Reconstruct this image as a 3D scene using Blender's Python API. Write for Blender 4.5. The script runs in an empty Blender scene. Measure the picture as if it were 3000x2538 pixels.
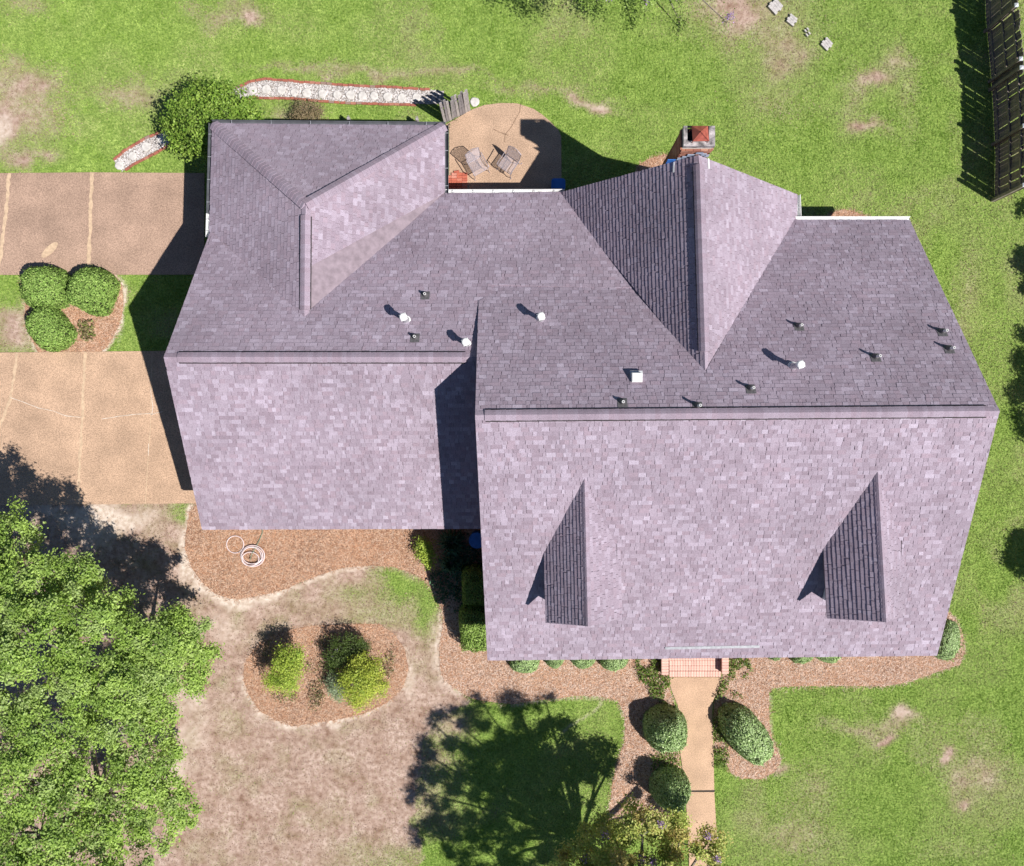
import bpy, math, random
import numpy as np
from mathutils import Vector
C = bpy.context.scene.collection
S = bpy.context.scene
rng = np.random.default_rng(7)
random.seed(7)

# ------------------------------------------------------------------ camera, sky, sun, exposure
H, FPX, CX, CY = 30.0, 2400.0, 1500.0, 1269.0
cam = bpy.data.cameras.new('camera'); cam.sensor_width = 36; cam.sensor_fit = 'HORIZONTAL'
cam.lens = 36 * FPX / 3000; cam.clip_end = 500; cam.clip_start = 0.5
co = bpy.data.objects.new('camera', cam); C.objects.link(co); co.location = (0, 0, H); S.camera = co
SX, SY = -0.65, 0.41                                   # shadow offset per metre of height
W = bpy.data.worlds.new('World'); S.world = W; W.use_nodes = True
nt = W.node_tree; sky = nt.nodes.new('ShaderNodeTexSky'); sky.sky_type = 'NISHITA'; sky.sun_disc = False
sky.sun_elevation = math.atan(1 / math.hypot(SX, SY)); sky.sun_rotation = math.atan2(-SX, -SY)
sky.ozone_density = 6.0; sky.air_density = 1.0; sky.dust_density = 0.3
bg = nt.nodes['Background']; bg.inputs['Strength'].default_value = 0.05
nt.links.new(sky.outputs[0], bg.inputs[0])
sd = bpy.data.lights.new('sun', 'SUN'); sd.energy = 4.7; sd.angle = math.radians(0.5); sd.color = (1, 0.955, 0.90)
so = bpy.data.objects.new('sun', sd); C.objects.link(so); so.location = (12, -9, 20)
so.rotation_euler = Vector((SX, SY, -1)).to_track_quat('-Z', 'Y').to_euler()
S.view_settings.view_transform = 'Standard'; S.view_settings.look = 'None'
S.view_settings.exposure = 0.47; S.view_settings.gamma = 1

# ------------------------------------------------------------------ helpers
def U(px, py, z=0.0):
    k = (H - z) / FPX
    return np.array([(px - CX) * k, (CY - py) * k, z])
def G(px, py): return ((px - CX) / 80.0, (CY - py) / 80.0)
def GP(pts): return np.array([G(*p) for p in pts])
def project(P):
    P = np.asarray(P); k = FPX / (H - P[..., 2])
    return np.stack([CX + P[..., 0] * k, CY - P[..., 1] * k], -1)

def tag(o, label=None, cat=None, group=None, kind=None):
    for k, v in (('label', label), ('category', cat), ('group', group), ('kind', kind)):
        if v: o[k] = v
    return o
def empty(name, loc=(0, 0, 0), rz=0.0, **kw):
    o = bpy.data.objects.new(name, None); C.objects.link(o); o.location = loc; o.rotation_euler = (0, 0, rz)
    o.empty_display_size = 0.2
    return tag(o, **kw)
def link(name, me, parent=None, loc=None, rot=None, **kw):
    o = bpy.data.objects.new(name, me); C.objects.link(o)
    if parent: o.parent = parent
    if loc is not None: o.location = loc
    if rot is not None: o.rotation_euler = rot
    return tag(o, **kw)
def mesh(V, F, mat, cols=None, vattr=None, smooth=False, name='mesh'):
    """V (n,3); F list of faces or int array (m,k)"""
    me = bpy.data.meshes.new(name)
    if isinstance(F, np.ndarray):
        V = np.ascontiguousarray(V, dtype=np.float32); m, k = F.shape
        me.vertices.add(len(V)); me.vertices.foreach_set('co', V.ravel())
        me.loops.add(m * k); me.loops.foreach_set('vertex_index', np.ascontiguousarray(F, dtype=np.int32).ravel())
        me.polygons.add(m); me.polygons.foreach_set('loop_start', np.arange(0, m * k, k, dtype=np.int32))
        me.update(calc_edges=True)
    else:
        me.from_pydata([tuple(v) for v in V], [], [tuple(f) for f in F])
    if cols is not None:
        a = me.attributes.new('col', 'FLOAT_COLOR', 'FACE')
        c = np.ones((len(me.polygons), 4), dtype=np.float32); c[:, :3] = cols
        a.data.foreach_set('color', c.ravel())
    if vattr:
        for kk, vv in vattr.items():
            a = me.attributes.new(kk, 'FLOAT', 'POINT'); a.data.foreach_set('value', np.asarray(vv, dtype=np.float32))
    if smooth: me.polygons.foreach_set('use_smooth', np.ones(len(me.polygons), dtype=bool))
    me.materials.append(mat); me.validate(); me.update()
    return me

class MB:
    """collects solids, then becomes one mesh"""
    def __init__(s): s.V = []; s.F = []; s.c = []
    def add(s, V, F, col=None):
        n = len(s.V); s.V += [tuple(map(float, v)) for v in V]; s.F += [tuple(i + n for i in f) for f in F]
        s.c += [col if col is not None else (1, 1, 1)] * len(F)
        return s
    def prism(s, poly, z0, z1, col=None):
        n = len(poly)
        V = [(p[0], p[1], z0) for p in poly] + [(p[0], p[1], z1) for p in poly]
        F = [tuple(range(n, 2 * n)), tuple(range(n - 1, -1, -1))] + [(i, (i + 1) % n, n + (i + 1) % n, n + i) for i in range(n)]
        return s.add(V, F, col)
    def box(s, c, d, rz=0.0, col=None, bev=0.0):
        x, y, z = c; a, b, h = d[0] / 2, d[1] / 2, d[2] / 2; cs, sn = math.cos(rz), math.sin(rz)
        def T(p): return (x + p[0] * cs - p[1] * sn, y + p[0] * sn + p[1] * cs, z + p[2])
        if bev <= 0:
            P = [(sx * a, sy * b, sz * h) for sz in (-1, 1) for sx, sy in ((-1, -1), (1, -1), (1, 1), (-1, 1))]
            F = [(3, 2, 1, 0), (4, 5, 6, 7), (0, 1, 5, 4), (1, 2, 6, 5), (2, 3, 7, 6), (3, 0, 4, 7)]
        else:
            P = [(sx * a, sy * b, -h) for sx, sy in ((-1, -1), (1, -1), (1, 1), (-1, 1))]
            P += [(sx * a, sy * b, h - bev) for sx, sy in ((-1, -1), (1, -1), (1, 1), (-1, 1))]
            P += [(sx * (a - bev), sy * (b - bev), h) for sx, sy in ((-1, -1), (1, -1), (1, 1), (-1, 1))]
            F = [(3, 2, 1, 0), (8, 9, 10, 11)]
            for o in (0, 4): F += [(o + i, o + (i + 1) % 4, o + 4 + (i + 1) % 4, o + 4 + i) for i in range(4)]
        return s.add([T(p) for p in P], F, col)
    def tube(s, pts, r, n=6, col=None, cap=True):
        pts = [Vector(p) for p in pts]; rs = r if hasattr(r, '__len__') else [r] * len(pts)
        V = []; F = []
        for i, p in enumerate(pts):
            d = (pts[min(i + 1, len(pts) - 1)] - pts[max(i - 1, 0)]).normalized()
            up = Vector((0, 0, 1)) if abs(d.z) < 0.9 else Vector((1, 0, 0))
            a = d.cross(up).normalized(); b = d.cross(a)
            for j in range(n):
                t = 2 * math.pi * j / n; V.append(p + (a * math.cos(t) + b * math.sin(t)) * rs[i])
        for i in range(len(pts) - 1):
            for j in range(n):
                F.append((i * n + j, (i + 1) * n + j, (i + 1) * n + (j + 1) % n, i * n + (j + 1) % n))
        if cap: F += [tuple(range(n)), tuple(range(len(V) - 1, len(V) - n - 1, -1))]
        return s.add(V, F, col)
    def lathe(s, prof, c=(0, 0, 0), n=14, col=None):
        V = []; F = []; m = len(prof)
        for r, z in prof:
            for j in range(n):
                t = 2 * math.pi * j / n; V.append((c[0] + r * math.cos(t), c[1] + r * math.sin(t), c[2] + z))
        for i in range(m - 1):
            for j in range(n): F.append((i * n + j, i * n + (j + 1) % n, (i + 1) * n + (j + 1) % n, (i + 1) * n + j))
        F += [tuple(range(n - 1, -1, -1)), tuple(range((m - 1) * n, m * n))]
        return s.add(V, F, col)
    def build(s, mat, smooth=False, cols=False): return mesh(s.V, s.F, mat, np.array(s.c) if cols else None, smooth=smooth)
    def obj(s, name, mat, parent=None, smooth=False, cols=False, loc=None, rot=None, **kw):
        return link(name, s.build(mat, smooth, cols), parent, loc, rot, **kw)

def vnoise(x, y, scale, seed=0):
    r = np.random.default_rng(seed).random((257, 257)); x = np.asarray(x) / scale + 61.3; y = np.asarray(y) / scale + 47.7
    xi = np.floor(x).astype(int); yi = np.floor(y).astype(int); fx = x - xi; fy = y - yi
    fx = fx * fx * (3 - 2 * fx); fy = fy * fy * (3 - 2 * fy); a = xi % 256; b = yi % 256
    return (r[a, b] * (1 - fx) + r[a + 1, b] * fx) * (1 - fy) + (r[a, b + 1] * (1 - fx) + r[a + 1, b + 1] * fx) * fy
def fbm(x, y, scale, seed=0, n=4):
    t = 0; a = 0.5; tot = 0
    for i in range(n): t = t + a * vnoise(x, y, scale / 2 ** i, seed + i); tot += a; a *= 0.5
    return t / tot
def inpoly(x, y, P):
    r = np.zeros(np.shape(x), bool); n = len(P); j = n - 1
    for i in range(n):
        xi, yi = P[i]; xj, yj = P[j]
        if yi != yj: r ^= ((yi > y) != (yj > y)) & (x < (xj - xi) * (y - yi) / (yj - yi) + xi)
        j = i
    return r
def sstep(a, b, x):
    t = np.clip((x - a) / (b - a), 0, 1); return t * t * (3 - 2 * t)

# ------------------------------------------------------------------ materials
def material(name, col=(0.5, 0.5, 0.5), rough=0.8, attr=False, noise=(), bump=0.0, bscale=40.0, metal=0.0, spec=0.3, transl=0.0, coords='Object'):
    """noise: list of (scale, detail, dark, light, lo, hi) multiplied onto the base colour"""
    m = bpy.data.materials.new(name); m.use_nodes = True; t = m.node_tree; N = t.nodes; L = t.links
    p = N['Principled BSDF']; p.inputs['Roughness'].default_value = rough; p.inputs['Metallic'].default_value = metal
    p.inputs['Specular IOR Level'].default_value = spec
    if attr:
        a = N.new('ShaderNodeAttribute'); a.attribute_name = 'col'; out = a.outputs['Color']
    else:
        a = N.new('ShaderNodeRGB'); a.outputs[0].default_value = (*col, 1); out = a.outputs[0]
    tc = N.new('ShaderNodeTexCoord')
    for sc, det, d, l, lo, hi in noise:
        n = N.new('ShaderNodeTexNoise'); n.inputs['Scale'].default_value = sc; n.inputs['Detail'].default_value = det
        L.new(tc.outputs[coords], n.inputs['Vector'])
        r = N.new('ShaderNodeMapRange'); r.inputs[1].default_value = lo; r.inputs[2].default_value = hi
        r.inputs[3].default_value = d; r.inputs[4].default_value = l; L.new(n.outputs[0], r.inputs[0])
        x = N.new('ShaderNodeVectorMath'); x.operation = 'SCALE'; L.new(out, x.inputs[0]); L.new(r.outputs[0], x.inputs['Scale']); out = x.outputs[0]
    L.new(out, p.inputs['Base Color'])
    if bump:
        n = N.new('ShaderNodeTexNoise'); n.inputs['Scale'].default_value = bscale; n.inputs['Detail'].default_value = 4
        L.new(tc.outputs[coords], n.inputs['Vector'])
        b = N.new('ShaderNodeBump'); b.inputs['Strength'].default_value = bump; b.inputs['Distance'].default_value = 0.02
        L.new(n.outputs[0], b.inputs['Height']); L.new(b.outputs[0], p.inputs['Normal'])
    if transl:
        tr = N.new('ShaderNodeBsdfTranslucent'); L.new(out, tr.inputs[0]); mx = N.new('ShaderNodeMixShader'); mx.inputs[0].default_value = transl
        L.new(p.outputs[0], mx.inputs[1]); L.new(tr.outputs[0], mx.inputs[2]); L.new(mx.outputs[0], N['Material Output'].inputs['Surface'])
    return m
M = {}
M['shingle'] = material('asphalt_shingle', rough=0.95, attr=True, spec=0.1, noise=[(48, 4, 0.72, 1.26, 0.3, 0.7), (0.5, 5, 0.88, 1.09, 0.3, 0.7)])
M['deck'] = material('roof_deck', (0.25, 0.20, 0.23), 0.9, noise=[(5, 3, 0.8, 1.2, 0.3, 0.7)])
M['vent_dark'] = material('ridge_vent_plastic', (0.025, 0.02, 0.022), 0.7, noise=[(20, 2, 0.8, 1.2, 0.3, 0.7)])
M['white'] = material('white_paint', (0.78, 0.78, 0.77), 0.5, noise=[(3, 3, 0.92, 1.03, 0.3, 0.7)])
M['grey_gutter'] = material('grey_gutter_paint', (0.10, 0.105, 0.12), 0.5, noise=[(4, 3, 0.8, 1.2, 0.3, 0.7)])
M['galv'] = material('galvanised_steel', (0.55, 0.56, 0.58), 0.4, metal=0.6, noise=[(12, 3, 0.8, 1.15, 0.3, 0.7)])
M['lead'] = material('lead_boot', (0.12, 0.115, 0.12), 0.6, noise=[(15, 3, 0.7, 1.2, 0.3, 0.7)])
M['copper'] = material('painted_copper', (0.33, 0.085, 0.06), 0.5, noise=[(9, 4, 0.7, 1.3, 0.3, 0.7)])
M['flash'] = material('step_flashing', (0.36, 0.42, 0.52), 0.5, noise=[(14, 3, 0.8, 1.2, 0.3, 0.7)])
M['mortar'] = material('mortar', (0.42, 0.36, 0.32), 0.95, noise=[(30, 3, 0.8, 1.2, 0.3, 0.7)])
M['crown'] = material('weathered_mortar_crown', (0.34, 0.31, 0.31), 0.95, noise=[(6, 5, 0.35, 1.4, 0.35, 0.65), (26, 3, 0.75, 1.2, 0.3, 0.7)], bump=0.5, bscale=14)
M['soot'] = material('soot', (0.012, 0.012, 0.014), 0.95, noise=[(9, 3, 0.6, 1.6, 0.3, 0.7)])
M['brick'] = material('brick_piece', rough=0.9, attr=True, noise=[(40, 4, 0.75, 1.2, 0.3, 0.7)], spec=0.15)
M['asphalt_joint'] = material('dark_joint', (0.06, 0.05, 0.045), 0.95, noise=[(30, 3, 0.7, 1.2, 0.3, 0.7)])
agg = [(26, 4, 0.68, 1.30, 0.33, 0.67), (1.1, 6, 0.84, 1.12, 0.3, 0.7), (0.3, 4, 0.92, 1.08, 0.35, 0.65)]
M['drive_lo'] = material('exposed_aggregate_tan', (0.465, 0.315, 0.215), 0.9, noise=agg, bump=0.25, bscale=30)
M['drive_hi'] = material('exposed_aggregate_brown', (0.375, 0.255, 0.19), 0.9, noise=agg, bump=0.25, bscale=30)
M['patio'] = material('patio_aggregate', (0.43, 0.295, 0.205), 0.9, noise=[(30, 4, 0.65, 1.35, 0.33, 0.67), (1.1, 5, 0.82, 1.15, 0.3, 0.7)], bump=0.25, bscale=30)
M['walk'] = material('walk_aggregate', (0.50, 0.335, 0.225), 0.9, noise=[(30, 4, 0.75, 1.25, 0.33, 0.67), (1.3, 5, 0.85, 1.12, 0.3, 0.7)], bump=0.25, bscale=30)
M['filler'] = material('pale_joint_filler', (0.55, 0.40, 0.27), 0.9, noise=[(10, 4, 0.8, 1.15, 0.3, 0.7)])
M['crackfill'] = material('white_crack_filler', (0.66, 0.57, 0.48), 0.9, noise=[(10, 4, 0.7, 1.15, 0.3, 0.7)])
M['crackdark'] = material('dark_crack', (0.22, 0.14, 0.09), 0.9, noise=[(10, 4, 0.7, 1.15, 0.3, 0.7)])
M['stone'] = material('pale_round_stone', (0.56, 0.53, 0.50), 0.9, noise=[(9, 4, 0.8, 1.15, 0.3, 0.7)], bump=0.3)
M['paver'] = material('pale_paver', (0.50, 0.47, 0.45), 0.9, noise=[(14, 4, 0.75, 1.15, 0.3, 0.7)])
M['gravel'] = material('white_marble_gravel', rough=0.8, attr=True, noise=[(20, 2, 0.85, 1.1, 0.3, 0.7)])
M['gravelbed'] = material('gravel_bed', (0.30, 0.27, 0.25), 0.95, noise=[(18, 5, 0.4, 1.7, 0.35, 0.65)], bump=0.6, bscale=25)
M['blade'] = material('grass_blade', rough=0.75, attr=True, spec=0.15, transl=0.25)
M['leaf'] = material('leaf', rough=0.55, attr=True, spec=0.3, transl=0.28)
M['boxleaf'] = material('clipped_leaf', rough=0.6, attr=True, spec=0.25, transl=0.15)
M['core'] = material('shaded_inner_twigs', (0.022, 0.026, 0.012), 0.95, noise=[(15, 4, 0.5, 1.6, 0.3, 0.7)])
M['bark'] = material('bark', (0.26, 0.22, 0.19), 0.9, noise=[(8, 5, 0.6, 1.3, 0.3, 0.7)], bump=0.5)
M['straw'] = material('straw_needle', rough=0.8, attr=True, spec=0.1)
M['mulch'] = material('pine_straw_bed', (0.36, 0.205, 0.13), 0.95, noise=[(24, 6, 0.45, 1.55, 0.35, 0.65), (0.9, 4, 0.85, 1.15, 0.3, 0.7)], bump=0.6, bscale=35)
M['fence'] = material('dark_stained_wood', rough=0.85, attr=True, noise=[(7, 5, 0.7, 1.3, 0.3, 0.7)])
M['greywood'] = material('weathered_grey_wood', rough=0.9, attr=True, noise=[(11, 5, 0.65, 1.25, 0.3, 0.7)])
M['blue'] = material('shade_tinted_blue', (0.035, 0.16, 0.50), 0.45, noise=[(6, 3, 0.85, 1.15, 0.3, 0.7)])  # blue cast of open shade painted into the base colour
M['hose'] = material('pale_hose', (0.74, 0.62, 0.62), 0.5, noise=[(5, 3, 0.85, 1.08, 0.3, 0.7)])
M['hosegreen'] = material('green_hose', (0.12, 0.22, 0.16), 0.5, noise=[(5, 3, 0.85, 1.1, 0.3, 0.7)])
M['chair'] = material('grey_wrought_iron', (0.33, 0.29, 0.32), 0.5, metal=0.2, noise=[(14, 3, 0.8, 1.2, 0.3, 0.7)])
M['glass'] = material('window_glass', (0.03, 0.04, 0.05), 0.08, spec=0.6, noise=[(2, 2, 0.9, 1.1, 0.3, 0.7)])
M['door'] = material('door_paint', (0.16, 0.03, 0.025), 0.4, noise=[(5, 3, 0.9, 1.1, 0.3, 0.7)])
M['siding'] = material('pale_siding', (0.60, 0.62, 0.66), 0.7, noise=[(5, 3, 0.9, 1.05, 0.3, 0.7)])
def wall_brick():
    m = material('brick_wall', (0.3, 0.12, 0.08), 0.9, noise=[(12, 3, 0.8, 1.2, 0.3, 0.7)]); t = m.node_tree
    b = t.nodes.new('ShaderNodeTexBrick'); b.inputs['Color1'].default_value = (0.33, 0.13, 0.085, 1); b.inputs['Color2'].default_value = (0.24, 0.09, 0.065, 1)
    b.inputs['Mortar'].default_value = (0.42, 0.36, 0.31, 1); b.inputs['Scale'].default_value = 4.5
    tc = t.nodes.new('ShaderNodeTexCoord'); mp = t.nodes.new('ShaderNodeMapping'); mp.inputs['Rotation'].default_value = (math.pi / 2, 0, 0.6)
    t.links.new(tc.outputs['Object'], mp.inputs[0]); t.links.new(mp.outputs[0], b.inputs[0]); t.links.new(b.outputs[0], t.nodes['Principled BSDF'].inputs['Base Color'])
    return m
M['wall'] = wall_brick()
def lawn_mat():
    m = bpy.data.materials.new('lawn_soil'); m.use_nodes = True; t = m.node_tree; N = t.nodes; L = t.links; p = N['Principled BSDF']
    p.inputs['Roughness'].default_value = 0.95; p.inputs['Specular IOR Level'].default_value = 0.1
    tc = N.new('ShaderNodeTexCoord')
    def noise(s, d=4):
        n = N.new('ShaderNodeTexNoise'); n.inputs['Scale'].default_value = s; n.inputs['Detail'].default_value = d; L.new(tc.outputs['Object'], n.inputs[0]); return n.outputs[0]
    def ramp(i, a, b, lo=0.35, hi=0.65):
        r = N.new('ShaderNodeValToRGB'); r.color_ramp.elements[0].position = lo; r.color_ramp.elements[1].position = hi
        r.color_ramp.elements[0].color = (*a, 1); r.color_ramp.elements[1].color = (*b, 1); L.new(i, r.inputs[0]); return r.outputs[0]
    def mix(f, a, b):
        x = N.new('ShaderNodeMix'); x.data_type = 'RGBA'; L.new(f, x.inputs[0]); L.new(a, x.inputs[6]); L.new(b, x.inputs[7]); return x.outputs[2]
    def at(n):
        a = N.new('ShaderNodeAttribute'); a.attribute_name = n; return a.outputs['Fac']
    green = ramp(noise(14, 6), (0.10, 0.18, 0.03), (0.28, 0.38, 0.09))
    dry = mix(ramp(noise(1.3, 6), (0, 0, 0), (1, 1, 1), 0.36, 0.62), ramp(noise(4.5, 9), (0.22, 0.135, 0.095), (0.40, 0.285, 0.225), 0.34, 0.62), ramp(noise(6.5, 9), (0.30, 0.205, 0.155), (0.52, 0.395, 0.33), 0.34, 0.62))
    bare = ramp(noise(6, 7), (0.46, 0.36, 0.28), (0.68, 0.585, 0.50))
    c = mix(at('dry'), green, dry); c = mix(at('bare'), c, bare); L.new(c, p.inputs['Base Color'])
    b = N.new('ShaderNodeBump'); b.inputs['Strength'].default_value = 0.5; b.inputs['Distance'].default_value = 0.025; L.new(noise(31, 6), b.inputs['Height']); L.new(b.outputs[0], p.inputs['Normal'])
    return m
M['lawn'] = lawn_mat()

# ------------------------------------------------------------------ ground plan (points read off the photo at ground level, 80 px = 1 m)
drive_hi = GP([(-900, 512), (0, 508), (300, 506), (600, 508), (600, 805), (-900, 806)])
drive_lo = GP([(-900, 1036), (0, 1033), (300, 1030), (620, 1026), (620, 1474), (300, 1477), (-900, 1481)])
patio = GP([(1307, 366), (1345, 344), (1381, 323), (1419, 309), (1467, 303), (1515, 304), (1563, 320), (1590, 338), (1611, 356), (1635, 381), (1644, 400), (1646, 640), (1316, 640), (1316, 380)])
walk = GP([(1963, 1984), (2112, 1984), (2108, 2010), (2098, 2030), (2088, 2055), (2086, 2090), (2088, 2140), (2090, 2200), (2092, 2316), (2098, 2420), (2103, 2700), (2020, 2700), (2018, 2500), (2010, 2316), (1992, 2200), (1990, 2110), (1985, 2065), (1970, 2030), (1962, 2005)])
M1 = GP([(400, 1475), (556, 1500), (545, 1561), (541, 1606), (561, 1663), (594, 1708), (630, 1740), (675, 1755), (720, 1753), (785, 1740), (838, 1726), (875, 1708), (940, 1683), (1010, 1663), (1091, 1657), (1152, 1661), (1209, 1679), (1250, 1704), (1270, 1736), (1283, 1761), (1295, 1785), (1297, 1838), (1287, 1891), (1289, 1957), (1299, 1990), (1346, 2027), (1392, 2050), (1457, 2059), (1507, 2063), (1560, 2053), (1637, 2046), (1695, 2038), (1752, 2040), (1810, 2053), (1829, 2092), (1831, 2130), (1829, 2176), (1812, 2218), (1795, 2290), (1780, 2420), (1960, 2420), (2005, 2316), (1988, 2200), (1986, 2110), (1960, 2005), (1955, 1960), (2200, 1400), (560, 1400), (560, 1470)])
M1[0] = G(575, 1480)
M2 = GP([(2118, 1900), (2118, 1980), (2110, 2010), (2102, 2030), (2092, 2055), (2090, 2090), (2094, 2200), (2129, 2240), (2141, 2265), (2176, 2281), (2230, 2283), (2269, 2263), (2287, 2232), (2285, 2213), (2262, 2162), (2254, 2123), (2253, 2029), (2266, 2016), (2300, 2012), (2442, 2009), (2585, 2011), (2651, 2001), (2727, 1975), (2813, 1947), (2827, 1904), (2820, 1857), (2801, 1814), (2775, 1790), (2600, 1700), (2200, 1700)])
M3 = GP([(846, 1846), (908, 1834), (1030, 1828), (1111, 1828), (1152, 1855), (1185, 1900), (1197, 1957), (1181, 2014), (1136, 2058), (1058, 2095), (969, 2111), (859, 2128), (810, 2111), (761, 2083), (728, 2034), (714, 1993), (716, 1948), (745, 1900), (785, 1867)])
M4 = GP([(2340, 700), (2340, 650), (2419, 636), (2440, 622), (2471, 613), (2510, 622), (2546, 638), (2600, 660), (2600, 700)])
M5 = GP([(1845, 560), (1868, 485), (1900, 466), (1945, 452), (2000, 470), (2000, 560)])
M6 = GP([(75, 807), (333, 807), (350, 822), (358, 836), (363, 881), (358, 920), (349, 954), (331, 990), (313, 1017), (297, 1031), (112, 1032), (90, 990), (73, 927), (75, 868), (62, 830)])
M_ALL = [M1, M2, M3, M4, M5, M6]
PA_up = [(333, 470), (370, 440), (420, 410), (490, 378), (560, 330), (640, 280), (707, 253), (730, 241), (775, 233), (850, 238), (1000, 250), (1150, 257), (1262, 264), (1300, 267)]
PA_lo = [(358, 503), (390, 481), (440, 455), (500, 420), (580, 372), (660, 310), (735, 285), (850, 287), (1000, 299), (1150, 304), (1300, 306)]
gpath = GP(PA_up + PA_lo[::-1])
house_fp = [(-9.9, -3.0, -0.4, 8.2), (-0.9, -7.4, 13.4, 7.1), (-9.8, 5, -2.3, 10.1), (1.8, 5, 9.4, 8.0)]
dry_yard = GP([(-900, 1450), (610, 1450), (600, 1600), (640, 1690), (720, 1730), (840, 1700), (1000, 1640), (1091, 1630), (1152, 1640), (1230, 1665), (1310, 1760), (1320, 1850), (1310, 1960), (1340, 2000), (1390, 2050), (1250, 2110), (1215, 2250), (1215, 2400), (1240, 2540), (1260, 2900), (-900, 2900)])
green_in = [(1190, 1730, 70, 62, 1.0), (1265, 1800, 38, 70, 1.0), (1060, 1745, 70, 40, 0.5), (1100, 1815, 90, 25, .35), (520, 1500, 45, 25, 0.8), (1130, 1690, 60, 25, 0.6), (30, 870, 70, 60, 0.9)]
dry_sp = [(70, 245, 95, 55, .9), (5, 370, 45, 70, 1), (105, 345, 90, 60, .75), (75, 455, 40, 25, .9), (152, 452, 30, 22, .95), (400, 268, 110, 40, .6), (60, 20, 60, 30, .5), (660, 40, 90, 40, .6), (740, 60, 60, 25, .6),
          (2230, 60, 150, 110, .5), (2290, 170, 60, 50, .85), (2120, 40, 130, 70, .4), (2260, 300, 90, 60, .35), (2555, 235, 45, 32, 1), (2620, 175, 60, 30, .6), (2540, 372, 40, 22, 1), (2490, 290, 40, 80, .35), (2660, 290, 40, 90, .3),
          (1700, 284, 45, 12, 1), (1755, 300, 45, 14, 1), (1790, 316, 30, 10, .9), (930, 200, 160, 16, .6), (1140, 214, 150, 14, .6), (1330, 225, 120, 14, .5), (1560, 260, 120, 14, .5),
          (2520, 2130, 100, 24, .6), (2635, 2108, 28, 30, 1), (2595, 2165, 30, 14, 1), (2850, 2280, 80, 50, .5), (2770, 2205, 18, 14, 1), (2830, 2365, 26, 16, .9), (2380, 2310, 70, 80, .42), (2330, 2450, 120, 80, .4), (2800, 2480, 120, 50, .25), (1240, 2170, 90, 110, .7), (1240, 2370, 80, 110, .7), (1330, 2110, 60, 40, .5), (2290, 2240, 30, 15, .7),
          (340, 870, 40, 40, .4), (40, 990, 70, 60, .95), (20, 930, 50, 40, .6), (850, 330, 60, 30, .6), (700, 320, 40, 30, .6), (2950, 560, 40, 60, .3), (2830, 830, 40, 120, .35), (1250, 2520, 200, 50, -.6), (2175, 20, 60, 40, .5)]
bare_sp = [(330, 1520, 110, 34, 1), (230, 1500, 160, 22, .8), (270, 1565, 80, 26, .7), (535, 1560, 14, 60, .8), (552, 1650, 16, 50, .9), (610, 1735, 46, 22, 1), (690, 1772, 60, 18, 1), (790, 1748, 40, 12, .9), (760, 2095, 36, 14, .9), (850, 2133, 50, 12, .9), (1010, 2110, 60, 12, .7), (358, 870, 9, 50, .8), (340, 960, 9, 40, .7), (72, 900, 10, 40, .7), (2, 390, 24, 40, .7), (1740, 296, 60, 8, .5), (2635, 2105, 20, 20, .5), (1300, 2000, 20, 20, .4), (560, 2060, 60, 50, .45), (530, 2230, 40, 60, .5), (650, 1830, 60, 30, .3), (1197, 1990, 12, 60, .6), (1290, 1900, 8, 60, .6), (570, 2150, 30, 30, .5)]
bands = [([(553, 1490), (541, 1600), (558, 1663), (590, 1710), (630, 1744), (672, 1760), (725, 1762)], .17, 1), ([(590, 1715), (640, 1752), (700, 1775)], .3, .8), ([(725, 1760), (785, 1748), (838, 1733), (875, 1716), (940, 1690), (1010, 1668), (1090, 1656)], .10, .8),
         ([(712, 1985), (728, 2036), (761, 2086), (810, 2114), (859, 2131), (930, 2122)], .09, .9), ([(969, 2114), (1058, 2098), (1136, 2060)], .09, .7), ([(1181, 2014), (1198, 1957), (1186, 1900)], .08, .6), ([(333, 812), (352, 824), (361, 850), (364, 885), (358, 925), (348, 958), (330, 995), (300, 1028)], .075, 1), ([(62, 835), (74, 868), (72, 927), (90, 990), (112, 1030)], .07, .7),
         ([(1298, 1800), (1297, 1840), (1287, 1891), (1288, 1957), (1298, 1990), (1346, 2030)], .08, .7), ([(1507, 2066), (1560, 2056), (1637, 2049), (1695, 2041), (1752, 2043), (1810, 2056), (1829, 2092), (1831, 2140)], .06, .5), ([(2254, 2035), (2254, 2123), (2264, 2165), (2288, 2215)], .05, .4), ([(1640, 2150), (1690, 2110), (1745, 2080), (1760, 2055)], .05, .5)]
def pdist(x, y, P):
    P = GP(P); d = np.full(np.shape(x), 1e9)
    for (x0, y0), (x1, y1) in zip(P[:-1], P[1:]):
        L2 = (x1 - x0) ** 2 + (y1 - y0) ** 2; t = np.clip(((x - x0) * (x1 - x0) + (y - y0) * (y1 - y0)) / L2, 0, 1); d = np.minimum(d, np.hypot(x - x0 - t * (x1 - x0), y - y0 - t * (y1 - y0)))
    return d
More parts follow.
